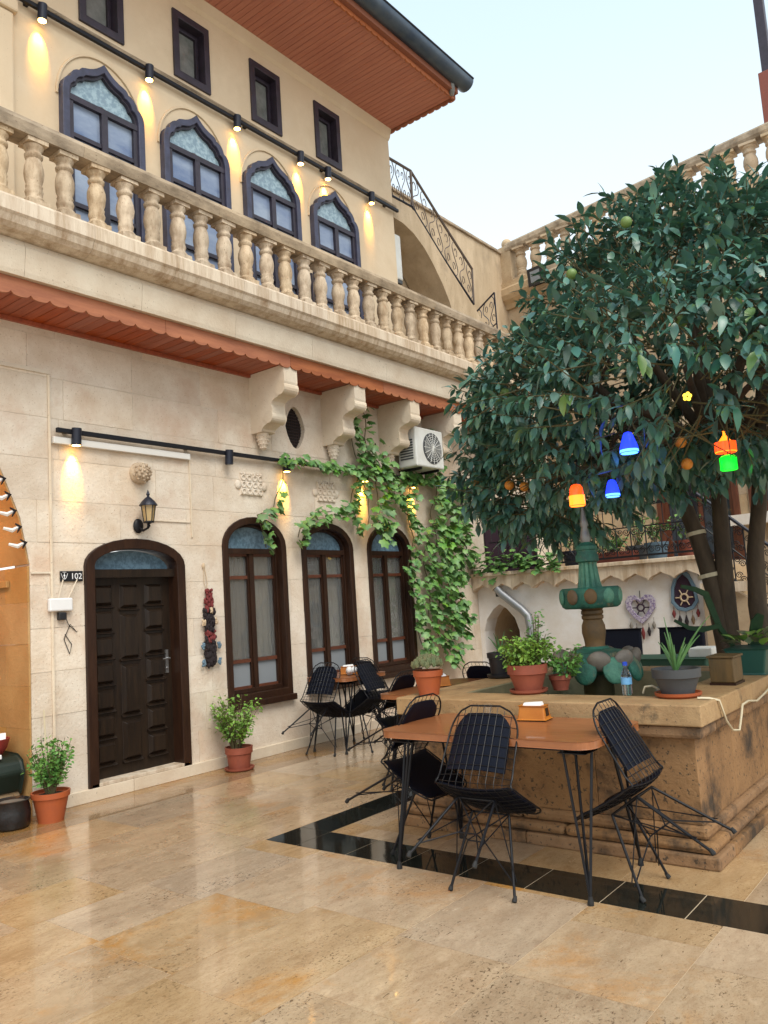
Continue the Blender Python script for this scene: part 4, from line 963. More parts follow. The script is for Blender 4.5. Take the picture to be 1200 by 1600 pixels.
B('cap', MB().lathe([(0.0644, 1.7060), (0.0826, 1.7150), (0.0826, 1.7550), (0.0700, 1.7750), (0.0700, 1.7950), (0.0784, 1.8000), (0.0784, 1.8250), (0.0490, 1.8400), (0.0350, 1.8550)], (*fc, 0), 24), m_verd, ft, smooth=35)
B('finial', MB().lathe([(0.0325, 1.8560), (0.0390, 1.8850), (0.0325, 1.9250), (0.0228, 1.9650), (0.0325, 1.9850), (0.0228, 2.0250), (0.0182, 2.0650), (0.0078, 2.1250), (0.0078, 2.1850)], (*fc, 0), 14), m_pipe, ft, smooth=40)

# ================================================================== TABLES AND CHAIRS
def table(label, x0, x1, y0, y1, h=.77):
    cx, cy = (x0+x1)/2, (y0+y1)/2
    t = T('cafe_table', label, 'table', (cx, cy, 0), 'cafe tables with hairpin legs')
    r = .09; P = []
    for (ax, ay, a0) in ((x1-r, y1-r, 0), (x0+r, y1-r, 90), (x0+r, y0+r, 180), (x1-r, y0+r, 270)):
        for i in range(7): a = R(a0+15*i); P.append((ax+r*math.cos(a), ay+r*math.sin(a)))
    B('tabletop', MB().prism([(a, b, h-.038) for a, b in P], [(a, b, h) for a, b in P]), m_top, t, bevel=.003)
    B('apron', MB().box(x0+.09, x1-.09, y0+.09, y1-.09, h-.064, h-.0385), m_iron, t)
    for sx, xx in ((-1, x0), (1, x1)):
        for sy, yy in ((-1, y0), (1, y1)):
            fx, fy = xx-sx*.08, yy-sy*.03
            l = MB()
            for dx, dy in ((.13, .02), (.02, .13), (.10, .10)): l.tube([(xx-sx*(.05+dx), yy-sy*(.05+dy), h-.04), (fx, fy, .03)], .0078, 6)
            l.box(min(xx-sx*.05, xx-sx*.20), max(xx-sx*.05, xx-sx*.20), min(yy-sy*.05, yy-sy*.20), max(yy-sy*.05, yy-sy*.20), h-.069, h-.0645)
            lg = B('leg', l, m_wire, t, smooth=60)
            B('foot', MB().lathe([(.016, 0), (.016, .012), (.010, .04)], (fx, fy, 0), 10), m_rub, lg)
    return t
table('orange wood table with hairpin legs in front of the stone basin', -3.05, -1.73, 3.69, 4.40)
table('small orange wood table against the wall below the second arched window', -6.14, -5.53, 6.25, 6.95)
table('orange wood table mostly hidden left of the stone basin', -4.25, -3.68, 5.16, 6.35)

# chair prototype (faces +Y, origin between its front feet)
def shell(u, v):
    # v 0 front edge .. 1 back top ; u -1..1
    if v < .42: q = v/.42; y = .05-.38*q; z = .445-.045*math.sin(q*PI*.55); w = .225+.02*math.sin(q*PI)
    elif v < .56:
        q = (v-.42)/.14; a = q*PI/2; y = -.33-.03*math.sin(a)-.005*q; z = .401+.045*(1-math.cos(a)); w = .228-.012*q
    else: q = (v-.56)/.44; y = -.365-.045*q; z = .446+.40*q; w = .216-.018*q
    cu = .035*abs(u)**2.2
    t = min(1, max(0, (v-.40)/.2)); y2 = y+cu*t; z2 = z+cu*(1-t)
    return Vector((w*u, y2, z2))
def ulim(v):
    if v < .10: return .80+.20*math.sqrt(max(0, 1-((.10-v)/.10)**2))
    if v > .84: return .45+.55*math.sqrt(max(0, 1-((v-.84)/.16)**2))
    return 1
ch = T('wire_chair', 'black wire chair tipped forward against the near edge of the front table', 'chair', (0, 0, 0), 'wire chairs tipped against the tables')
nv = 40
edge = [shell(ulim(i/nv), i/nv) for i in range(nv+1)]+[shell(-ulim(i/nv), i/nv) for i in range(nv, -1, -1)]
B('rim', MB().tube(edge, .0052, 6, closed=True), m_wire, ch, smooth=60)
g = MB()
for k in range(9):
    u = -.8+.2*k; vs = [i/nv for i in range(nv+1) if abs(u) <= ulim(i/nv)+.01]; g.tube([shell(u, v) for v in vs], .0022, 4)
for k in range(1, 17):
    v = k/17; L_ = ulim(v); g.tube([shell(-L_+2*L_*i/8, v) for i in range(9)], .0022, 4)
B('wire_grid', g, m_wire, ch)
def cushion(v0, v1, off, shape):
    nu, nw = 10, 14; V = []; F = []
    for lay in (0, 1):
        for i in range(nw+1):
            v = v0+(v1-v0)*i/nw
            for j in range(nu+1):
                u = -1+2*j/nu; p = shell(u*shape(i/nw), v); q = shell(u*shape(i/nw), min(1, v+.01))-shell(u*shape(i/nw), max(0, v-.01))
                nrm = Vector((0, -q.z, q.y)); 
                if nrm.dot(Vector((0, .7, .7))) < 0: nrm = -nrm
                nrm.normalize(); ed = (1-abs(u)**6)*(1-abs(2*i/nw-1)**6)
                V.append(p+nrm*(.004+(off*(.45+.55*ed) if lay else 0)))
    S = (nu+1)*(nw+1)
    for i in range(nw):
        for j in range(nu):
            a = i*(nu+1)+j; F += [(a, a+1, a+nu+2, a+nu+1), (S+a, S+a+nu+1, S+a+nu+2, S+a+1)]
    per = [j for j in range(nu+1)]+[i*(nu+1)+nu for i in range(1, nw+1)]+[nw*(nu+1)+j for j in range(nu-1, -1, -1)]+[i*(nu+1) for i in range(nw-1, 0, -1)]
    for a, b in zip(per, per[1:]+per[:1]): F.append((a, S+a, S+b, b))
    return MB().add(V, F)
B('seat_cushion', cushion(.02, .44, .022, lambda q: .90-.10*(1-min(1, q*6))**2), m_cush, ch, smooth=50)
B('back_cushion', cushion(.62, .955, .022, lambda q: .80-.30*max(0, (q-.72)/.28)**2), m_cush, ch, smooth=50)
for sx in (-1, 1):
    for fy in (0, -.44):
        top_ = Vector((sx*.11, -.10 if fy == 0 else -.27, .385)); ft_ = Vector((sx*.185, fy, .012))
        l = B('leg', MB().tube([top_, ft_], .0074, 7), m_wire, ch, smooth=60)
        B('foot', MB().lathe([(.012, 0), (.013, .01), (.008, .03)], (ft_.x, ft_.y, 0), 8), m_rub, l)
s_ = MB(); ctr = [Vector((sx*.05, -.22+sy*.05, .21)) for sx, sy in ((-1, 1), (1, 1), (1, -1), (-1, -1))]
s_.tube(ctr, .004, 5, closed=True)
for c, (sx, fy) in zip(ctr, ((-1, 0), (1, 0), (1, -.44), (-1, -.44))):
    a = Vector((sx*.175, fy*.95, .075)); s_.tube([a, c], .0038, 5)
    s_.tube([c, Vector((-sx*.10, -.10 if fy == 0 else -.27, .39))], .0038, 5); s_.tube([a+Vector((0, 0, .02)), Vector((sx*.11, -.27 if fy == 0 else -.10, .385))], .0032, 5)
s_.tube([(-.11, -.10, .388), (.11, -.10, .388), (.11, -.27, .388), (-.11, -.27, .388)], .0055, 5, closed=True)
B('brace_wires', s_, m_wire, ch)
spots = [(-2.33, 3.565, 2, 'black wire chair tipped forward against the near edge of the front table'),
         (-3.165, 4.09, -91, 'black wire chair tipped against the left end of the front table'),
         (-1.605, 4.05, 91, 'black wire chair tipped against the right end of the front table, legs raised'),
         (-5.84, 6.13, 4, 'black wire chair tipped onto the near edge of the table by the wall'),
         (-5.41, 6.62, 96, 'black wire chair tipped onto the courtyard side of the table by the wall'),
         (-5.85, 7.07, 180, 'black wire chair behind the small table by the wall, only its top showing'),
         (-4.37, 5.50, -88, 'black wire chair tipped against the table left of the basin'),
         (-3.95, 6.47, 178, 'black wire chair at the far end of the table left of the basin')]
for i, (x, y, a, lb) in enumerate(spots):
    c = ch if i == 0 else copy_tree(ch)
    c.location = (x, y, .004); c.rotation_euler = (R(-37), 0, R(a)); c['label'] = lb
# things on the tables
def dispenser(label, x, y, rz):
    d = T('napkin_dispenser', label, 'napkin box', (x, y, .7715), 'orange napkin dispensers')
    z0 = .7715
    def rp(pts): return [(x+a*math.cos(rz)-b*math.sin(rz), y+a*math.sin(rz)+b*math.cos(rz), z0+c) for a, b, c in pts]
    q = MB().prism(rp([(-.085, -.055, .006), (.085, -.055, .006), (.085, .055, .006), (-.085, .055, .006)]), rp([(-.075, -.04, .085), (.075, -.04, .085), (.075, .04, .085), (-.075, .04, .085)]))
    B('casing', q, m_orange, d, bevel=.008)
    B('base_plate', MB().prism(rp([(-.088, -.058, 0), (.088, -.058, 0), (.088, .058, 0), (-.088, .058, 0)]), rp([(-.088, -.058, .0055), (.088, -.058, .0055), (.088, .058, .0055), (-.088, .058, .0055)])), m_dark, d)
    B('napkins', MB().prism(rp([(-.055, -.028, .0855), (.055, -.028, .0855), (.055, .028, .0855), (-.055, .028, .0855)]), rp([(-.05, -.02, .10), (.052, -.022, .096), (.05, .02, .104), (-.05, .02, .098)])), m_napk, d)
    B('side_emblem', MB().prism(rp([(.0825, -.025, .025), (.0825, .025, .025), (.0785, .022, .07), (.0785, -.022, .07)]), rp([(.084, -.025, .025), (.084, .025, .025), (.080, .022, .07), (.080, -.022, .07)])), m_dark, d)
dispenser('orange napkin box on the front table beside the basin rim', -2.33, 4.27, .12)
dispenser('orange napkin box on the table left of the basin, behind the succulent', -4.0, 5.72, .9)
dispenser('orange napkin box heaped with tissue on the table by the wall', -5.82, 6.62, .5)
gl = MB().lathe([(.028, 0), (.032, .06), (.033, .085), (.031, .085), (.029, .01)], (-2.63, 4.25, .7715), 16)
tag(B('drinking_glass', gl, m_bott, base=(-2.63, 4.25, .7715), smooth=40), 'small clear glass on the front table behind the centre chair', 'glass')
tb = MB(); 
for k in range(8): tb.ball((-5.70+U(-.05, .05), 6.52+U(-.04, .04), .80+U(0, .03)), .035, n=7, m=5)
tag(B('tissue_bundle', tb, m_napk, base=(-5.70, 6.52, .7715), smooth=60), 'crumpled white tissue on the small table by the wall', 'tissue')

# ================================================================== PLANTS
def leaf_verts(L, w, bend=.25, fold=.25, lobes=False):
    if lobes:      # palmate vine leaf
        pts = [(0, 0), (.28, -.12), (.5, .10), (.40, .32), (.52, .62), (.26, .66), (0, 1.0), (-.26, .66), (-.52, .62), (-.40, .32), (-.5, .10), (-.28, -.12)]
        V = [(0, L*.42, .05*L)]+[(a*w, b*L, -bend*L*((a*a)+(b-.4)**2*.6)) for a, b in pts]
        return V, [(0, i, i % 12+1) for i in range(1, 13)]
    st = [(.22, .72), (.5, 1.0), (.78, .62)]; V = [(0, 0, 0)]
    for t, q in st:
        zc = -bend*L*t*t
        V += [(-w/2*q, L*t, zc+fold*w*q*.5), (0, L*t, zc), (w/2*q, L*t, zc+fold*w*q*.5)]
    V.append((0, L, -bend*L)); F = [(0, 2, 1), (0, 3, 2)]
    for i in (1, 4): F += [(i, i+1, i+4, i+3), (i+1, i+2, i+5, i+4)]
    F += [(7, 8, 10), (8, 9, 10)]; return V, F
def leaf_mesh(nm, V, F, mat):
    m = MB().add(V, F); return mesh(nm, m, mat, smooth=80, norm=False)
def basis(d, roll):
    d = Vector(d).normalized(); s = d.cross(Vector((0, 0, 1)))
    if s.length < 1e-3: s = Vector((1, 0, 0))
    s.normalize(); n = s.cross(d); 
    s2 = s*math.cos(roll)+n*math.sin(roll); n2 = s2.cross(d)
    return Matrix((s2, d, n2)).transposed()
def scatter(leaves, V, F):                          # leaves: list of (pos, 3x3, scale) -> MB
    Va = np.array(V); out = MB(); allv = []; allf = []; n = 0
    for p, m, s in leaves:
        allv.append(Va @ np.array(m).T*s+np.array(p)); allf += [tuple(i+n for i in f) for f in F]; n += len(V)
    if allv: out.v = [tuple(r) for r in np.concatenate(allv)]; out.f = allf
    return out
CAMP = Vector((0, 0, 1.5))
def split_leaves(parent, leaves, V, F, metas, mat_stuff, nm, limit):
    leaves.sort(key=lambda l: (Vector(l[0])-CAMP).length/l[2])
    big, rest = leaves[:limit], leaves[limit:]
    for i, (p, m, s) in enumerate(big):
        inst('leaf', (metas[i % (len(metas)-1)] if random.random() > (.012 if nm == 'vine' else .07) else metas[-1]), p, parent, m.to_euler(), s)
    if rest: B('foliage', scatter(rest, V, F), mat_stuff, parent, kind='stuff', norm=False, smooth=80)

# ---- orange tree
tree = T('orange_tree', 'bushy dark green orange tree hung with coloured lamps beside the fountain', 'tree', (-1.95, 7.05, 0))
tk = MB(); tk.tube([(-1.95, 7.05, 0), (-1.96, 7.0, .5), (-1.97, 6.98, 1.0)], [.125, .105, .09], 12)
tk.tube([(-1.97, 6.99, .9), (-2.02, 6.97, 1.45), (-2.10, 6.93, 1.9), (-2.22, 6.85, 2.4), (-2.45, 6.7, 2.9), (-2.8, 6.6, 3.4)], [.085, .075, .066, .06, .045, .03], 10)
tk.tube([(-1.95, 7.0, .9), (-1.93, 6.98, 1.5), (-1.90, 6.95, 2.1), (-1.85, 6.8, 2.7), (-1.8, 6.5, 3.5), (-1.8, 6.3, 4.3)], [.08, .07, .062, .055, .045, .03], 10)
B('trunk', tk, m_bark, tree, smooth=60)
t2 = MB(); t2.tube([(-1.62, 7.0, 0), (-1.68, 6.98, .9), (-1.70, 6.98, 1.3), (-1.66, 6.95, 1.75), (-1.58, 6.9, 2.1), (-1.50, 6.8, 2.6), (-1.3, 6.5, 3.4), (-1.1, 6.3, 4.0)], [.095, .08, .072, .064, .06, .05, .04, .03], 10)
B('trunk', t2, m_bark, tree, smooth=60)
for p, q in (((-2.215, 6.86, 2.36), .078), ((-2.105, 6.93, 1.92), .082), ((-2.045, 6.96, 1.56), .092)):
    B('trunk_tape', MB().tube([Vector(p)-Vector((0, 0, .016)), Vector(p)+Vector((-.006, 0, .016))], q, 14, cap=False), m_tape, tree)
lobes = [((-1.75, 6.2, 3.45), (1.2, 1.1, .85)), ((-2.75, 6.2, 3.0), (.75, .95, .55)), ((-1.78, 6.25, 4.12), (.38, .45, .42)), ((-1.15, 6.0, 3.4), (.8, .9, .55)), ((-.6, 5.9, 2.95), (1.3, 1.2, .62)),
         ((-2.3, 5.5, 2.92), (.72, .7, .5)), ((-1.5, 5.1, 2.85), (.95, .75, .52)), ((-3.25, 6.4, 2.62), (.55, .7, .38)), ((-2.9, 6.2, 2.45), (.6, .65, .42)), ((-2.25, 6.1, 3.6), (.5, .6, .4)), ((-.3, 6.4, 3.2), (1.2, 1.1, .55)), ((-1.0, 6.1, 3.75), (.32, .42, .3)), ((-3.4, 6.3, 2.42), (.38, .5, .28)), ((-2.3, 5.7, 2.55), (.75, .7, .33)), ((-1.2, 5.3, 2.7), (.8, .7, .33)), ((-1.6, 6.3, 2.7), (1.2, .8, .38))]
LAMPS = [Vector(p) for p in ((-1.87, 4.97, 2.42), (-2.27, 5.0, 2.14), (-2.12, 5.25, 2.18), (-1.30, 5.05, 2.21), (-1.32, 5.1, 2.35), (-1.44, 4.85, 2.62), (-1.63, 5.25, 2.42), (-1.62, 5.3, 2.28), (-3.0, 5.5, 2.345))]
def near_lamp(p):
    for l in LAMPS:
        d = (Vector((0, 0, 1.5))-l); L_ = d.length; d /= L_; t = max(0, min(1.8, (p-l).dot(d)))
        if (p-l-d*t).length < .115: return True
    return False
V1, F1 = leaf_verts(1, .42, .22, .22)
tl = []
tw = MB()
def inside(p, skip):
    for i, (c, r) in enumerate(lobes):
        if i != skip and sum(((p[k]-c[k])/r[k])**2 for k in range(3)) < .72: return True
    return False
for li, (c, r) in enumerate(lobes):
    n = int(165*(r[0]*r[1]+r[0]*r[2]+r[1]*r[2])/3*5.2)
    for _ in range(n):
        d = Vector((random.gauss(0, 1), random.gauss(0, 1), random.gauss(0, 1))).normalized()
        rad = U(.62, 1.06) if random.random() < .9 else U(1.0, 1.16)
        p = Vector((c[0]+d.x*r[0]*rad, c[1]+d.y*r[1]*rad, c[2]+d.z*r[2]*rad))
        if inside(p, li): continue
        if math.sin(p.x*5.1+p.z*3.3)*math.sin(p.y*4.2-p.z*4.7)+U(-.3, .3) < -1.1: continue   # gaps
        ax = (Vector((d.x*.8, d.y*.8, d.z*.55+.12))+Vector((U(-.4, .4), U(-.4, .4), U(-.3, .3)))).normalized()
        ln = U(.14, .26)
        if rad > .8: tw.tube([p-ax*.25, p, p+ax*ln], [.006, .005, .002], 4, cap=False)
        k = random.randint(7, 11)
        for j in range(k):
            t = j/k; a = j*2.4+U(-.4, .4); s = ax.orthogonal().normalized(); s2 = ax.cross(s)
            ld = (ax*(.35+.6*t)+(s*math.cos(a)+s2*math.sin(a))*.85+Vector((0, 0, -.55-.3*(1-t)+U(-.3, .3)+max(0, min(.75, (p.z-2.9)*.8))*max(0, .3+d.z)))).normalized()
            if near_lamp(p+ax*ln*t+ld*.05): continue
            tl.append((p+ax*ln*t, basis(ld, U(-.5, .5)), U(.07, .138)))
B('twigs', tw, m_stem, tree, kind='stuff', norm=False)
lm = [leaf_mesh('leaf', *leaf_verts(1, w, b, f), m_leaf) for w, b, f in ((.42, .22, .22), (.38, .34, .3), (.46, .14, .18), (.40, .55, .35), (.36, .3, .5))]+[leaf_mesh('leaf', *leaf_verts(1, .42, .3, .3), m_leafy)]
split_leaves(tree, tl, V1, F1, lm, m_leaf2, 'leaf', 290)
br_ = MB()
for (c, r) in lobes: br_.tube([(-1.85, 6.8, 2.6), ((c[0]-1.85)/2, (c[1]+6.6)/2, (c[2]+2.7)/2), c, (c[0]+r[0]*.4, c[1]-r[1]*.3, c[2]+r[2]*.5)], [.05, .035, .02, .008], 7)
B('limbs', br_, m_bark, tree, smooth=60)
orr = mesh('orange', MB().ball((0, 0, 0), .038, n=14, m=10), m_fruit, smooth=60); ogr = mesh('orange', MB().ball((0, 0, 0), .036, n=14, m=10), m_fruitg, smooth=60)
for p in ((-1.63, 5.25, 2.42), (-1.62, 5.3, 2.28), (-3.05, 5.5, 2.36), (-2.92, 5.5, 2.33), (-3.6, 5.9, 2.5)): inst('orange', orr, p, tree)
for p in ((-2.05, 4.75, 3.55), (-1.65, 4.72, 3.75), (-2.75, 5.0, 2.95), (-1.35, 4.6, 3.0)): inst('orange', ogr, p, tree)
# coloured lamps
def cup_lamp(label, p, r0, r1, h, mat, glow, nm='hanging_lamp'):
    t = T(nm, label, 'lamp', p, 'coloured lamps hanging in the orange tree'); x, y, z = p
    B('shade', MB().lathe([(r1*.94, 0), (r1, .0), (r1*.97, h*.3), (r0*1.1, h*.85), (r0*.8, h), (.01, h+.006)], p, 20), mat, t, smooth=50)
    if mat is not glow: B('glow_band', MB().lathe([(r1*1.012, .004), (r1*1.0, h*(.16 if mat is m_lblue else .5))], p, 20), glow, t, smooth=50)
    B('glow_rim', MB().lathe([(r1*.9, -.004), (r1*.9, .001)], p, 20), glow, t)
    B('wire', MB().tube([(x, y, z+h), (x+.02, y+.05, z+h+.3), (x+.05, y+.2, z+h+.7)], .003, 4), m_iron, t)
cup_lamp('blue glass lamp hanging highest in the tree foliage', (-1.87, 4.97, 2.36), .03, .058, .13, m_lblue, m_lblue2)
cup_lamp('orange red glass lamp hanging just above the fountain finial', (-2.27, 5.0, 2.07), .038, .052, .14, m_lred, m_lor)
cup_lamp('blue glass lamp hanging lower, right of the orange red one', (-2.12, 5.25, 2.13), .028, .048, .11, m_lblue, m_lblue2)
cup_lamp('bright green glass lamp directly under the red cone lamp', (-1.30, 5.05, 2.17), .045, .05, .085, m_lgreen, m_lgreen)
cup_lamp('red orange cone lamp hanging at the right above the green one', (-1.32, 5.1, 2.285), .008, .062, .125, m_lor, m_lred)
cup_lamp('tiny red lamp behind the leaning trunk', (-1.95, 6.2, 2.33), .015, .03, .06, m_lred, m_lred)
yl = T('string_light', 'cluster of tiny yellow bulbs among the tree leaves', 'lamp', (-1.44, 4.85, 2.62))
for k in range(5): B('bulb', MB().ball((-1.44+.018*math.cos(k*1.26), 4.85+.01*k*.3, 2.62+.016*math.sin(k*1.26)), .012, n=8, m=6), m_lyel, yl)

# ---- climbing vine on facade
vine = T('climbing_vine', 'green vine trailing over the arched windows and hanging beside the terrace', 'vine', (-6.3, 9.3, .1))
paths = [[(6.25, 3.2), (6.76, 3.19), (7.3, 3.16), (7.7, 3.18), (8.2, 3.14), (8.64, 3.18), (9.3, 3.16), (9.9, 3.1)],
         [(6.28, 3.15), (6.24, 2.95), (6.15, 2.64), (5.85, 2.52), (5.95, 2.36), (6.0, 2.08)],
         [(7.7, 3.4), (7.6, 3.1), (7.41, 2.71), (6.88, 2.61), (6.55, 2.45), (6.43, 2.22)],
         [(7.42, 4.0), (7.5, 3.75), (7.56, 3.5), (7.6, 3.25)], [(7.75, 4.0), (7.8, 3.6), (7.95, 3.2)],
         [(7.73, 3.47), (7.9, 3.2), (8.0, 2.9), (7.95, 2.6), (7.75, 2.3)], [(7.41, 2.71), (7.5, 2.5), (7.45, 2.3)],
         [(7.6, 3.1), (7.75, 2.85), (7.8, 2.6), (7.7, 2.4)], [(8.2, 3.14), (8.3, 2.9), (8.5, 2.75), (8.7, 2.6)],
         [(8.64, 3.18), (8.6, 2.8), (8.66, 2.36), (8.5, 1.9), (8.58, 1.5), (8.68, 1.1), (8.8, .7)],
         [(9.3, 3.16), (9.15, 2.7), (9.2, 2.3), (9.1, 1.9), (9.15, 1.5), (9.1, 1.1), (9.3, .6)],
         [(9.6, 3.1), (9.5, 2.6), (9.6, 2.1), (9.45, 1.7), (9.5, 1.3), (9.45, .9)], [(9.9, 3.1), (9.8, 2.6), (10.0, 2.1), (9.85, 1.95)],
         [(9.3, 3.16), (9.35, 3.5), (9.2, 3.8), (9.1, 4.0)], [(8.9, 3.15), (9.0, 3.5), (8.95, 3.75)], [(9.0, 2.5), (8.9, 2.1), (8.95, 1.6), (8.9, 1.2)]]
dens = [16, 12, 18, 17, 7, 24, 13, 22, 20, 22, 25, 25, 19, 12, 12, 18]; wid = [.07, .05, .09, .06, .03, .16, .06, .13, .12, .10, .17, .17, .12, .08, .08, .12]
VV, FV = leaf_verts(1, 1.05, .35, 0, True)
vl = []; vs_ = MB()
for pa, dn, wd in zip(paths, dens, wid):
    dep = .10
    pts = []
    for (a, b), (c, d) in zip(pa, pa[1:]):
        ln = math.hypot(c-a, d-b); k = max(2, int(ln/.08))
        for i in range(k): t = i/k; pts.append((a+(c-a)*t, b+(d-b)*t))
    vs_.tube([(-6.33+.02*math.sin(i*.7), y+.02*math.sin(i*.9), z+.015*math.cos(i*1.3)) for i, (y, z) in enumerate(pts)], .006, 5)
    for (y, z) in pts:
        for _ in range(max(1, int(dn*.08/.08*.30+U(0, 1)))):
            p = Vector((-6.30+U(0, dep)+(U(0, .14) if wd > .12 else 0), y+random.gauss(0, wd*.62), z+random.gauss(0, wd*.5)))
            if any(abs(p.y-q) < .15 and 2.62 < p.z < 3.08 for q in (6.34, 7.72, 8.77)) and random.random() < .8: continue
            d = Vector((.55+U(-.3, .3), U(-.7, .7), -.85+U(-.4, .5)))
            vl.append((p, basis(d, U(-.6, .6)), U(.06, .115)*(1.22 if wd > .12 else 1)))
# trailing part along the terrace edge
for _ in range(190):
    x = U(-6.35, -4.9); p = Vector((x, 10.16+U(-.08, .12), 1.93+random.gauss(0, .07)+(.22*max(0, random.gauss(0, .6)) if x < -5.5 else 0)))
    vl.append((p, basis(Vector((U(-.7, .7), -.7+U(-.3, .3), -.5+U(-.4, .6))), U(-.5, .5)), U(.07, .12)))
B('stems', vs_, m_stem, vine, smooth=60)
vm = [leaf_mesh('leaf', *leaf_verts(1, w, b, 0, True), m_vine) for w, b in ((1.05, .35), (.95, .5), (1.1, .2))]+[leaf_mesh('leaf', *leaf_verts(1, 1.0, .4, 0, True), m_vred)]
split_leaves(vine, vl, VV, FV, vm, m_vinef, 'vine', 290)

# ---- potted plants
def pot(name, label, c, r0, r1, h, mat, saucer=None, rim=.02, cat='potted plant', group=None, n=28):
    t = T(name, label, cat, c, group); x, y, z = c; z0 = 0
    if saucer:
        B('saucer', MB().lathe([(r0*1.25, 0), (r0*1.42, .012), (r0*1.45, .028), (r0*1.36, .028), (r0*1.2, .014)], c, n), saucer, t, smooth=40); z0 = .015
    B('pot', MB().lathe([(r0, z0), (r0*1.01, z0+.01), (r1*.97, h-rim*2.2), (r1*1.06, h-rim*2), (r1*1.08, h), (r1*.98, h), (r1*.95, h-.02), (.01, h-.03)], c, n), mat, t, smooth=35)
    B('soil', MB().lathe([(r1*.94, h-.028), (r1*.5, h-.018), (.001, h-.014)], c, n), m_soil, t)
    return t
def bush(t, c, h, rx, nst, nl, ls, mat, spread=.6, curl=.3, w=.55):
    x, y, z = c; sm = MB(); lv = []
    V, F = leaf_verts(1, w, curl, .2)
    for k in range(nst):
        a = U(0, 2*PI); q = U(.25, 1)**.7; hh = h*U(.55, 1.0)*(1-.25*q)
        tip = Vector((x+rx*q*math.cos(a), y+rx*q*math.sin(a), z+hh)); b0 = Vector((x+rx*.15*math.cos(a), y+rx*.15*math.sin(a), z)); md = b0.lerp(tip, .5)+Vector((0, 0, h*.08))
        P = [b0, md, tip]; sm.tube(P, [.005, .004, .002], 4, cap=False)
        for j in range(nl):
            s = U(.22, 1.02); p = (b0*(1-s)**2+md*2*s*(1-s)+tip*s*s) if s <= 1 else tip
            d = Vector((math.cos(a)*.4+random.gauss(0, .7), math.sin(a)*.4+random.gauss(0, .7), random.gauss(.25, .5)))
            lv.append((p+Vector((random.gauss(0, .02), random.gauss(0, .02), random.gauss(0, .02))), basis(d, U(-1, 1)), ls*U(.6, 1.25)))
    B('stems', sm, m_stem, t, norm=False); B('foliage', scatter(lv, V, F), mat, t, kind='stuff', norm=False)
p = (-6.1, 3.36, .0); t = pot('potted_shrub', 'leafy green shrub in terracotta pot left of the brown door', p, .095, .135, .225, m_terra, None, .02, group='potted plants')
bush(t, (p[0], p[1], .2), .50, .18, 46, 22, .040, m_lime2); B('cane', MB().tube([(p[0], p[1]-.02, .2), (p[0]+.01, p[1]-.05, .85)], .007, 6), m_cable, t)
p = (-6.14, 5.31, .0); t = pot('potted_shrub', 'airy yellow green shrub in terracotta pot under the first arched window', p, .10, .125, .22, m_terra2, m_terra2, .03, group='potted plants')
bush(t, (p[0], p[1]-.03, .2), .62, .26, 46, 22, .042, m_lime)
p = (-3.34, 4.64, .851); t = pot('potted_succulent', 'grey green succulent in terracotta pot on the basin corner', p, .07, .098, .17, m_terra, None, .02, group='potted plants')
for k in range(34):
    a = k*2.4; q = .10*math.sqrt(k/34); mb = MB(); cx, cy, cz = p[0]+q*math.cos(a), p[1]+q*math.sin(a), p[2]+.185+.05*(1-k/34)
    for j in range(9):
        b = 2*PI*j/5+j*.3; tl_ = .9-.06*j; mb.tube([(cx, cy, cz), (cx+.02*math.cos(b)*tl_, cy+.02*math.sin(b)*tl_, cz+.012+.004*j), (cx+.026*math.cos(b)*tl_, cy+.026*math.sin(b)*tl_, cz+.022+.004*j)], [.006, .008, .002], 5)
    B('rosette', mb, m_succ, t, smooth=60)
p = (-2.66, 4.83, .851); t = pot('potted_herb', 'bright green bushy herb in large terracotta pot with saucer on the basin rim', p, .088, .125, .19, m_terra2, m_terra2, .03, group='potted plants')
bush(t, (p[0], p[1], 1.02), .24, .19, 60, 18, .034, m_lime, w=.6); bush(t, (p[0]+.05, p[1]+.05, 1.02), .42, .08, 9, 22, .028, m_lime2); bush(t, (p[0]-.08, p[1]-.03, 1.0), .13, .12, 20, 14, .032, m_lime)
p = (-2.52, 5.02, .851); t = pot('potted_herb', 'small trailing herb in low pot between the large herb and the fountain', p, .05, .07, .10, m_terra2, None, .015, group='potted plants')
bush(t, (p[0]+.04, p[1], .93), .22, .12, 22, 14, .036, m_lime2)
def aloe(t, c, n, L, mat=m_aloe, w=.018):
    for k in range(n):
        a = k*2.4+U(-.3, .3); ti = U(.25, .75); ll = L*U(.65, 1.05); q = [Vector(c)+Vector((math.cos(a)*ti*s*ll*.75, math.sin(a)*ti*s*ll*.75, s*ll*(1-.35*ti*s))) for s in [i/6 for i in range(7)]]
        B('leaf', MB().tube(q, [w, w*.95, w*.85, w*.7, w*.52, w*.3, .002], 6), mat, t, smooth=60)
p = (-3.38, 5.72, .851); t = pot('potted_aloe', 'sparse aloe in black pot with saucer on the far left basin rim', p, .085, .105, .20, m_blackp, m_blackp, .02, group='potted plants')
aloe(t, (p[0], p[1], 1.04), 5, .20, w=.009)
p = (-1.66, 4.80, .851); t = pot('potted_aloe', 'spiky aloe in dark grey pot with orange saucer on the front basin rim', p, .092, .13, .165, m_grey, m_terra, .025, group='potted plants')
aloe(t, (p[0], p[1], 1.0), 11, .27, w=.011)
aloe(t, (p[0]+.0, p[1], 1.0), 3, .40, w=.009)
pt = T('planter', 'dark green trough planter with kalanchoe on the right basin rim', 'potted plant', (-1.62, 6.0, .851), 'potted plants')
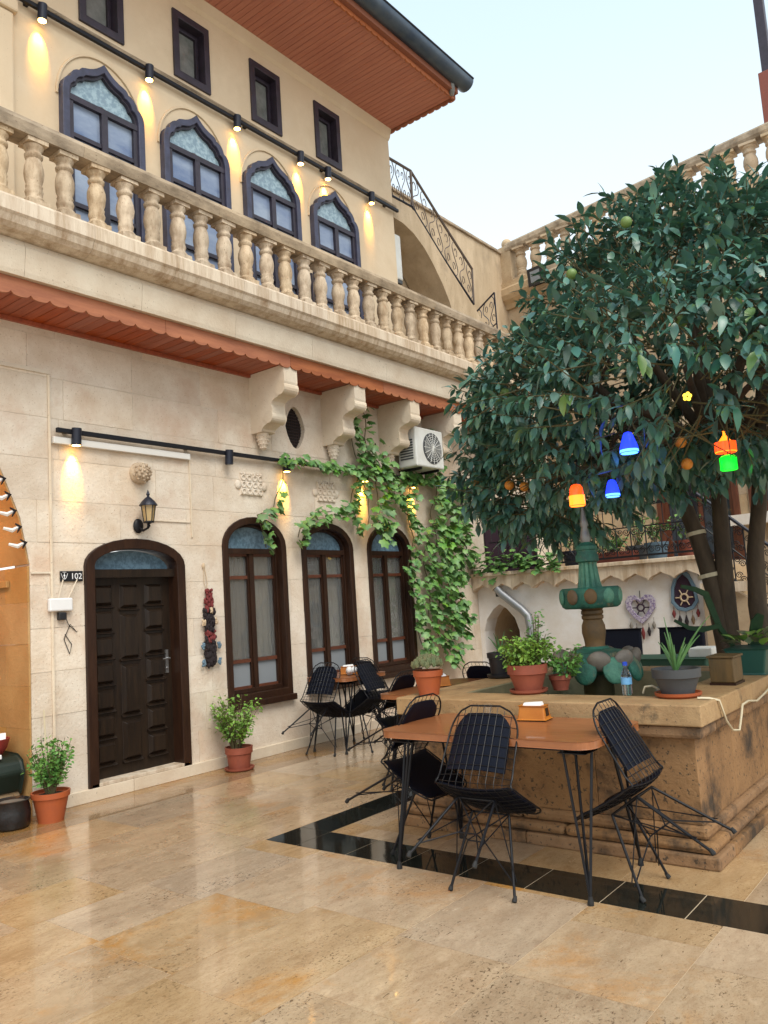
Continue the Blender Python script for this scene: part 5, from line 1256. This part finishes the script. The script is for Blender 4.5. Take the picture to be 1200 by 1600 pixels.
B('trough', MB().prism([(-1.66, 5.96, .851), (-1.46, 5.96, .851), (-1.46, 6.30, .851), (-1.66, 6.30, .851)], [(-1.70, 5.92, 1.03), (-1.42, 5.92, 1.03), (-1.42, 6.34, 1.03), (-1.70, 6.34, 1.03)]), m_greenp, pt, bevel=.012)
V, F = leaf_verts(1, .75, .3, .3)
for k in range(22):
    a = k*2.4; q = .14*math.sqrt(k/22); mesh_ = leaf_mesh('leaf', V, F, m_succ if k % 3 else m_lime)
    inst('leaf', mesh_, (-1.56+q*math.cos(a), 6.13+q*math.sin(a), 1.04+U(0, .08)), pt, basis((math.cos(a), math.sin(a), U(.2, 1.1)), U(-.5, .5)).to_euler(), U(.08, .13))
cq = T('cactus', 'flat padded cactus with long strap stems beside the tree trunk', 'potted plant', (-1.75, 6.3, .851), 'potted plants')
def strap(pts, w):
    mb = MB(); n = len(pts)
    P = [Vector(p) for p in pts]
    L_ = []; 
    for i, q in enumerate(P):
        d = (P[min(i+1, n-1)]-P[max(i-1, 0)]).normalized(); s = d.cross(Vector((-.6, .78, 0))).normalized(); ww = w*(.35+.65*math.sin(PI*min(1, (i+.6)/(n)))); L_.append((q+s*ww, q-s*ww))
    f = Vector((.006, -.008, 0))
    mb.ring([a+f for a, b in L_], [b+f for a, b in L_], [a-f for a, b in L_], [b-f for a, b in L_], close=False); return mb
B('cladode', strap([(-1.72, 6.3, .86), (-1.74, 6.28, 1.05), (-1.8, 6.22, 1.18), (-1.90, 6.15, 1.16), (-1.98, 6.1, 1.18), (-2.06, 6.04, 1.24)], .020), m_cact, cq)
B('cladode', strap([(-1.72, 6.3, 1.0), (-1.80, 6.25, 1.15), (-1.84, 6.22, 1.32), (-1.86, 6.19, 1.42), (-1.92, 6.15, 1.46), (-2.0, 6.08, 1.49)], .024), m_cact, cq)
B('cladode', strap([(-1.62, 6.35, .9), (-1.60, 6.35, 1.05), (-1.56, 6.33, 1.2), (-1.53, 6.33, 1.25)], .045), m_cact, cq)
bp_ = (-6.2, 3.10, 0)
bg_ = T('black_bag', 'glossy black plastic bag pot standing on the border stones', 'bag', bp_)
B('bag_body', MB().lathe([(.115, 0), (.13, .02), (.135, .12), (.12, .19), (.13, .205), (.12, .21), (.10, .19)], bp_, 14, lobes=5, la=.05), m_bag, bg_, smooth=60)
B('bag_mouth', MB().lathe([(.10, .192), (.05, .185), (.001, .18)], bp_, 14), m_peb, bg_)
# things in the iwan
cu = T('covered_bench', 'low bench under a dark green cover inside the left arch', 'bench', (-6.8, 3.1, 0))
cm_ = [(-6.42, .36), (-6.45, .44), (-6.52, .475), (-7.3, .50), (-7.35, .2), (-6.48, .2)]
B('cover', MB().prism([(a, 2.2, b) for a, b in cm_], [(a, 3.315, b) for a, b in cm_]), m_cover, cu, bevel=.02)
B('bench_base', MB().box(-7.3, -6.5, 2.25, 3.32, 0, .199), m_rear, cu)
rbw = T('red_bowl', 'dull red plastic bowl with white papers on the covered bench', 'bowl', (-6.62, 3.17, .48))
B('bowl', MB().lathe([(.09, .0), (.13, .06), (.15, .13), (.14, .13), (.11, .03)], (-6.66, 3.16, .49), 20), m_redp, rbw, smooth=40)
B('papers', MB().prism([(-6.62, 3.16, .60), (-6.58, 3.25, .60), (-6.60, 3.26, .66), (-6.63, 3.17, .66)], [(-6.63, 3.155, .60), (-6.59, 3.255, .60), (-6.61, 3.265, .66), (-6.64, 3.175, .66)]), m_wht, rbw)
tag(B('white_tray', MB().box(-6.56, -6.46, 2.95, 3.16, .478, .512), m_wht, base=(-6.5, 3.05, .478), bevel=.006), 'small white tray on the edge of the covered bench', 'tray')
il = T('recess_lamp', 'warm lamp hanging inside the left arch', 'lamp', (-7.25, 2.5, 3.1))
B('shade', MB().lathe([(.08, 0), (.06, .12), (.015, .14)], (-7.25, 2.5, 2.95), 16), m_iron, il, smooth=40)
B('bulb', MB().ball((-7.25, 2.5, 2.94), .035, n=10, m=8), m_led, il)
B('flex', MB().tube([(-7.25, 2.5, 3.09), (-7.25, 2.5, 3.5)], .005, 5), m_iron, il)
ld = bpy.data.lights.new('recess', 'POINT'); ld.energy = 17; ld.color = (1, .42, .06); ld.shadow_soft_size = .05
lo_ = bpy.data.objects.new('recess_bulb_lamp', ld); COL.objects.link(lo_); lo_.location = (-7.25, 2.5, 2.86)

# ---- small things on the basin
bo = T('water_bottle', 'clear water bottle with blue cap on the basin rim', 'bottle', (-1.98, 4.83, .851)); c = (-1.98, 4.83, .851)
B('body', MB().lathe([(.028, 0), (.031, .01), (.030, .05), (.032, .06), (.032, .11), (.030, .125), (.012, .165), (.012, .18)], c, 18), m_bott, bo, smooth=40)
B('label_band', MB().lathe([(.0328, .065), (.0328, .105)], c, 18), m_blbl, bo, smooth=40); B('cap', MB().lathe([(.015, .178), (.015, .198), (.012, .20)], c, 14), m_bcap, bo)
wb = T('wooden_box', 'olive brown wooden box on the right basin rim', 'box', (-1.62, 5.45, .851))
B('carcass', MB().box(-1.64, -1.49, 5.36, 5.56, .866, 1.02), m_box, wb, bevel=.006); B('base', MB().box(-1.645, -1.485, 5.355, 5.565, .851, .8655), m_dark, wb); B('lid', MB().box(-1.65, -1.48, 5.35, 5.57, 1.0205, 1.035), m_box, wb, bevel=.004)
tap = T('brass_tap', 'dull metal tap fittings lying on the basin rim beside the grey pot', 'tap', (-1.83, 4.92, .851))
B('valve', MB().tube([(-1.80, 4.98, .88), (-1.80, 4.88, .88)], .022, 10).tube([(-1.80, 4.93, .88), (-1.80, 4.93, .93)], .012, 8), m_pipe, tap, smooth=40)
B('hose', MB().tube([(-1.80, 4.88, .88), (-1.83, 4.85, .905), (-1.87, 4.84, .90), (-1.89, 4.85, .86)], .007, 8), m_cable, tap, smooth=60)
B('junction_block', MB().box(-1.78, -1.70, 4.97, 5.03, .852, .93), m_acw, tap, bevel=.006)
cbl = MB().tube([(-1.52, 4.70, .858), (-1.46, 4.72, .856), (-1.42, 4.76, .84), (-1.41, 4.82, .72), (-1.41, 4.92, .65), (-1.41, 5.05, .63), (-1.41, 5.12, .70), (-1.41, 5.17, .76), (-1.41, 5.3, .765), (-1.41, 5.5, .74), (-1.41, 5.7, .76), (-1.41, 6.0, .80)], .007, 6)
tag(B('power_cable', cbl, m_cable, base=(-1.42, 4.9, .8), smooth=60), 'cream cable drooping over the right side of the basin', 'cable')
# ---- furniture behind the basin
def armchair(label, x, y, rz):
    t = T('armchair', label, 'chair', (0, 0, 0), 'dark armchairs behind the basin')
    B('seat', MB().box(-.26, .26, -.26, .24, .36, .46), m_cush, t, bevel=.02); B('backrest', MB().prism([(-.26, .20, .44), (.26, .20, .44), (.26, .28, .44), (-.26, .28, .44)], [(-.26, .27, 1.02), (.26, .27, 1.02), (.26, .33, 1.02), (-.26, .33, 1.02)]), m_cush, t, bevel=.02)
    for s in (-1, 1):
        B('armrest', MB().box(s*.30-.03, s*.30+.03, -.25, .27, .62, .66), m_dark, t, bevel=.008)
        for yy in (-.22, .22): B('leg', MB().box(s*.30-.022, s*.30+.022, yy-.022, yy+.022, 0, .619), m_dark, t)
    t.location = (x, y, 0); t.rotation_euler = (0, 0, rz); return t
armchair('dark armchair behind the fountain stem', -3.85, 9.1, .1); armchair('dark armchair behind the aloe pot, below the dream catcher', -3.15, 9.1, -.05)
tg = T('side_table', 'table under a green cloth behind the basin', 'table', (-2.9, 8.3, 0))
B('cloth', MB().prism([(-3.35, 8.0, .40), (-2.45, 8.0, .40), (-2.45, 8.6, .40), (-3.35, 8.6, .40)], [(-3.32, 8.03, .78), (-2.48, 8.03, .78), (-2.48, 8.57, .78), (-3.32, 8.57, .78)]), m_cloth, tg, bevel=.02)
for sx in (-3.25, -2.55):
    for sy in (8.1, 8.5): B('leg', MB().box(sx-.02, sx+.02, sy-.02, sy+.02, 0, .41), m_dark, tg)
tag(B('foam_box', MB().box(-2.68, -2.45, 8.15, 8.45, .782, .87), m_acw, base=(-2.6, 8.3, .782), bevel=.01), 'white box on the green cloth table behind the basin', 'box')
# ---- terrace things
bxp = T('window_box', 'long red brown planter box on the terrace behind the railing', 'planter', (-4.5, 10.5, 1.8))
B('trough', MB().box(-4.75, -4.0, 10.42, 10.62, 1.801, 2.0), m_pot, bxp, bevel=.01)
bush(bxp, (-4.4, 10.5, 1.98), .3, .35, 26, 12, .06, m_vinef)
for (x, y, mt, lb, hh) in ((-5.0, 10.7, m_ironb, 'dark blue pot with plant on the terrace left of the planter box', .45), (-3.75, 10.6, m_teal, 'pale blue pot with plant on the terrace near the newel post', .5), (-3.4, 10.75, m_pot, 'brown pot with leafy plant close to the newel post', .5), (-4.15, 10.95, m_grey, 'grey pot with tall plant behind the planter box', .75)):
    t = pot('terrace_plant', lb, (x, y, 1.801), .11, .15, .28, mt, None, .02, group='terrace plants'); bush(t, (x, y, 2.06), hh, .22, 11, 10, .065, m_vinef)
scn = T('dark_screen', 'black fabric screen at the left end of the terrace', 'screen', (-6.2, 10.6, 1.8))
B('fabric', MB().box(-6.38, -5.55, 10.6, 10.63, 1.83, 2.75), m_purp, scn); B('upright', MB().box(-6.385, -6.381, 10.59, 10.64, 1.801, 2.78), m_iron, scn); B('upright', MB().box(-5.549, -5.525, 10.59, 10.64, 1.801, 2.78), m_iron, scn)
cl1 = T('candle_lantern', 'small glowing candle lantern on the right terrace window sill', 'lantern', RP(4.75, 2.5, .1), 'candle lanterns on the window sill'); B('body', MB().lathe([(.05, 0), (.05, .02), (.035, .03), (.035, .1), (.02, .16)], RP(4.72, 2.447, .09), 12), m_lyel, cl1)
cl2 = T('candle_lantern', 'second glowing candle lantern further right on the terrace window sill', 'lantern', RP(5.3, 2.5, .1), 'candle lanterns on the window sill'); B('body', MB().lathe([(.05, 0), (.05, .02), (.035, .03), (.035, .1), (.02, .16)], RP(5.2, 2.447, .09), 12), m_lyel, cl2)
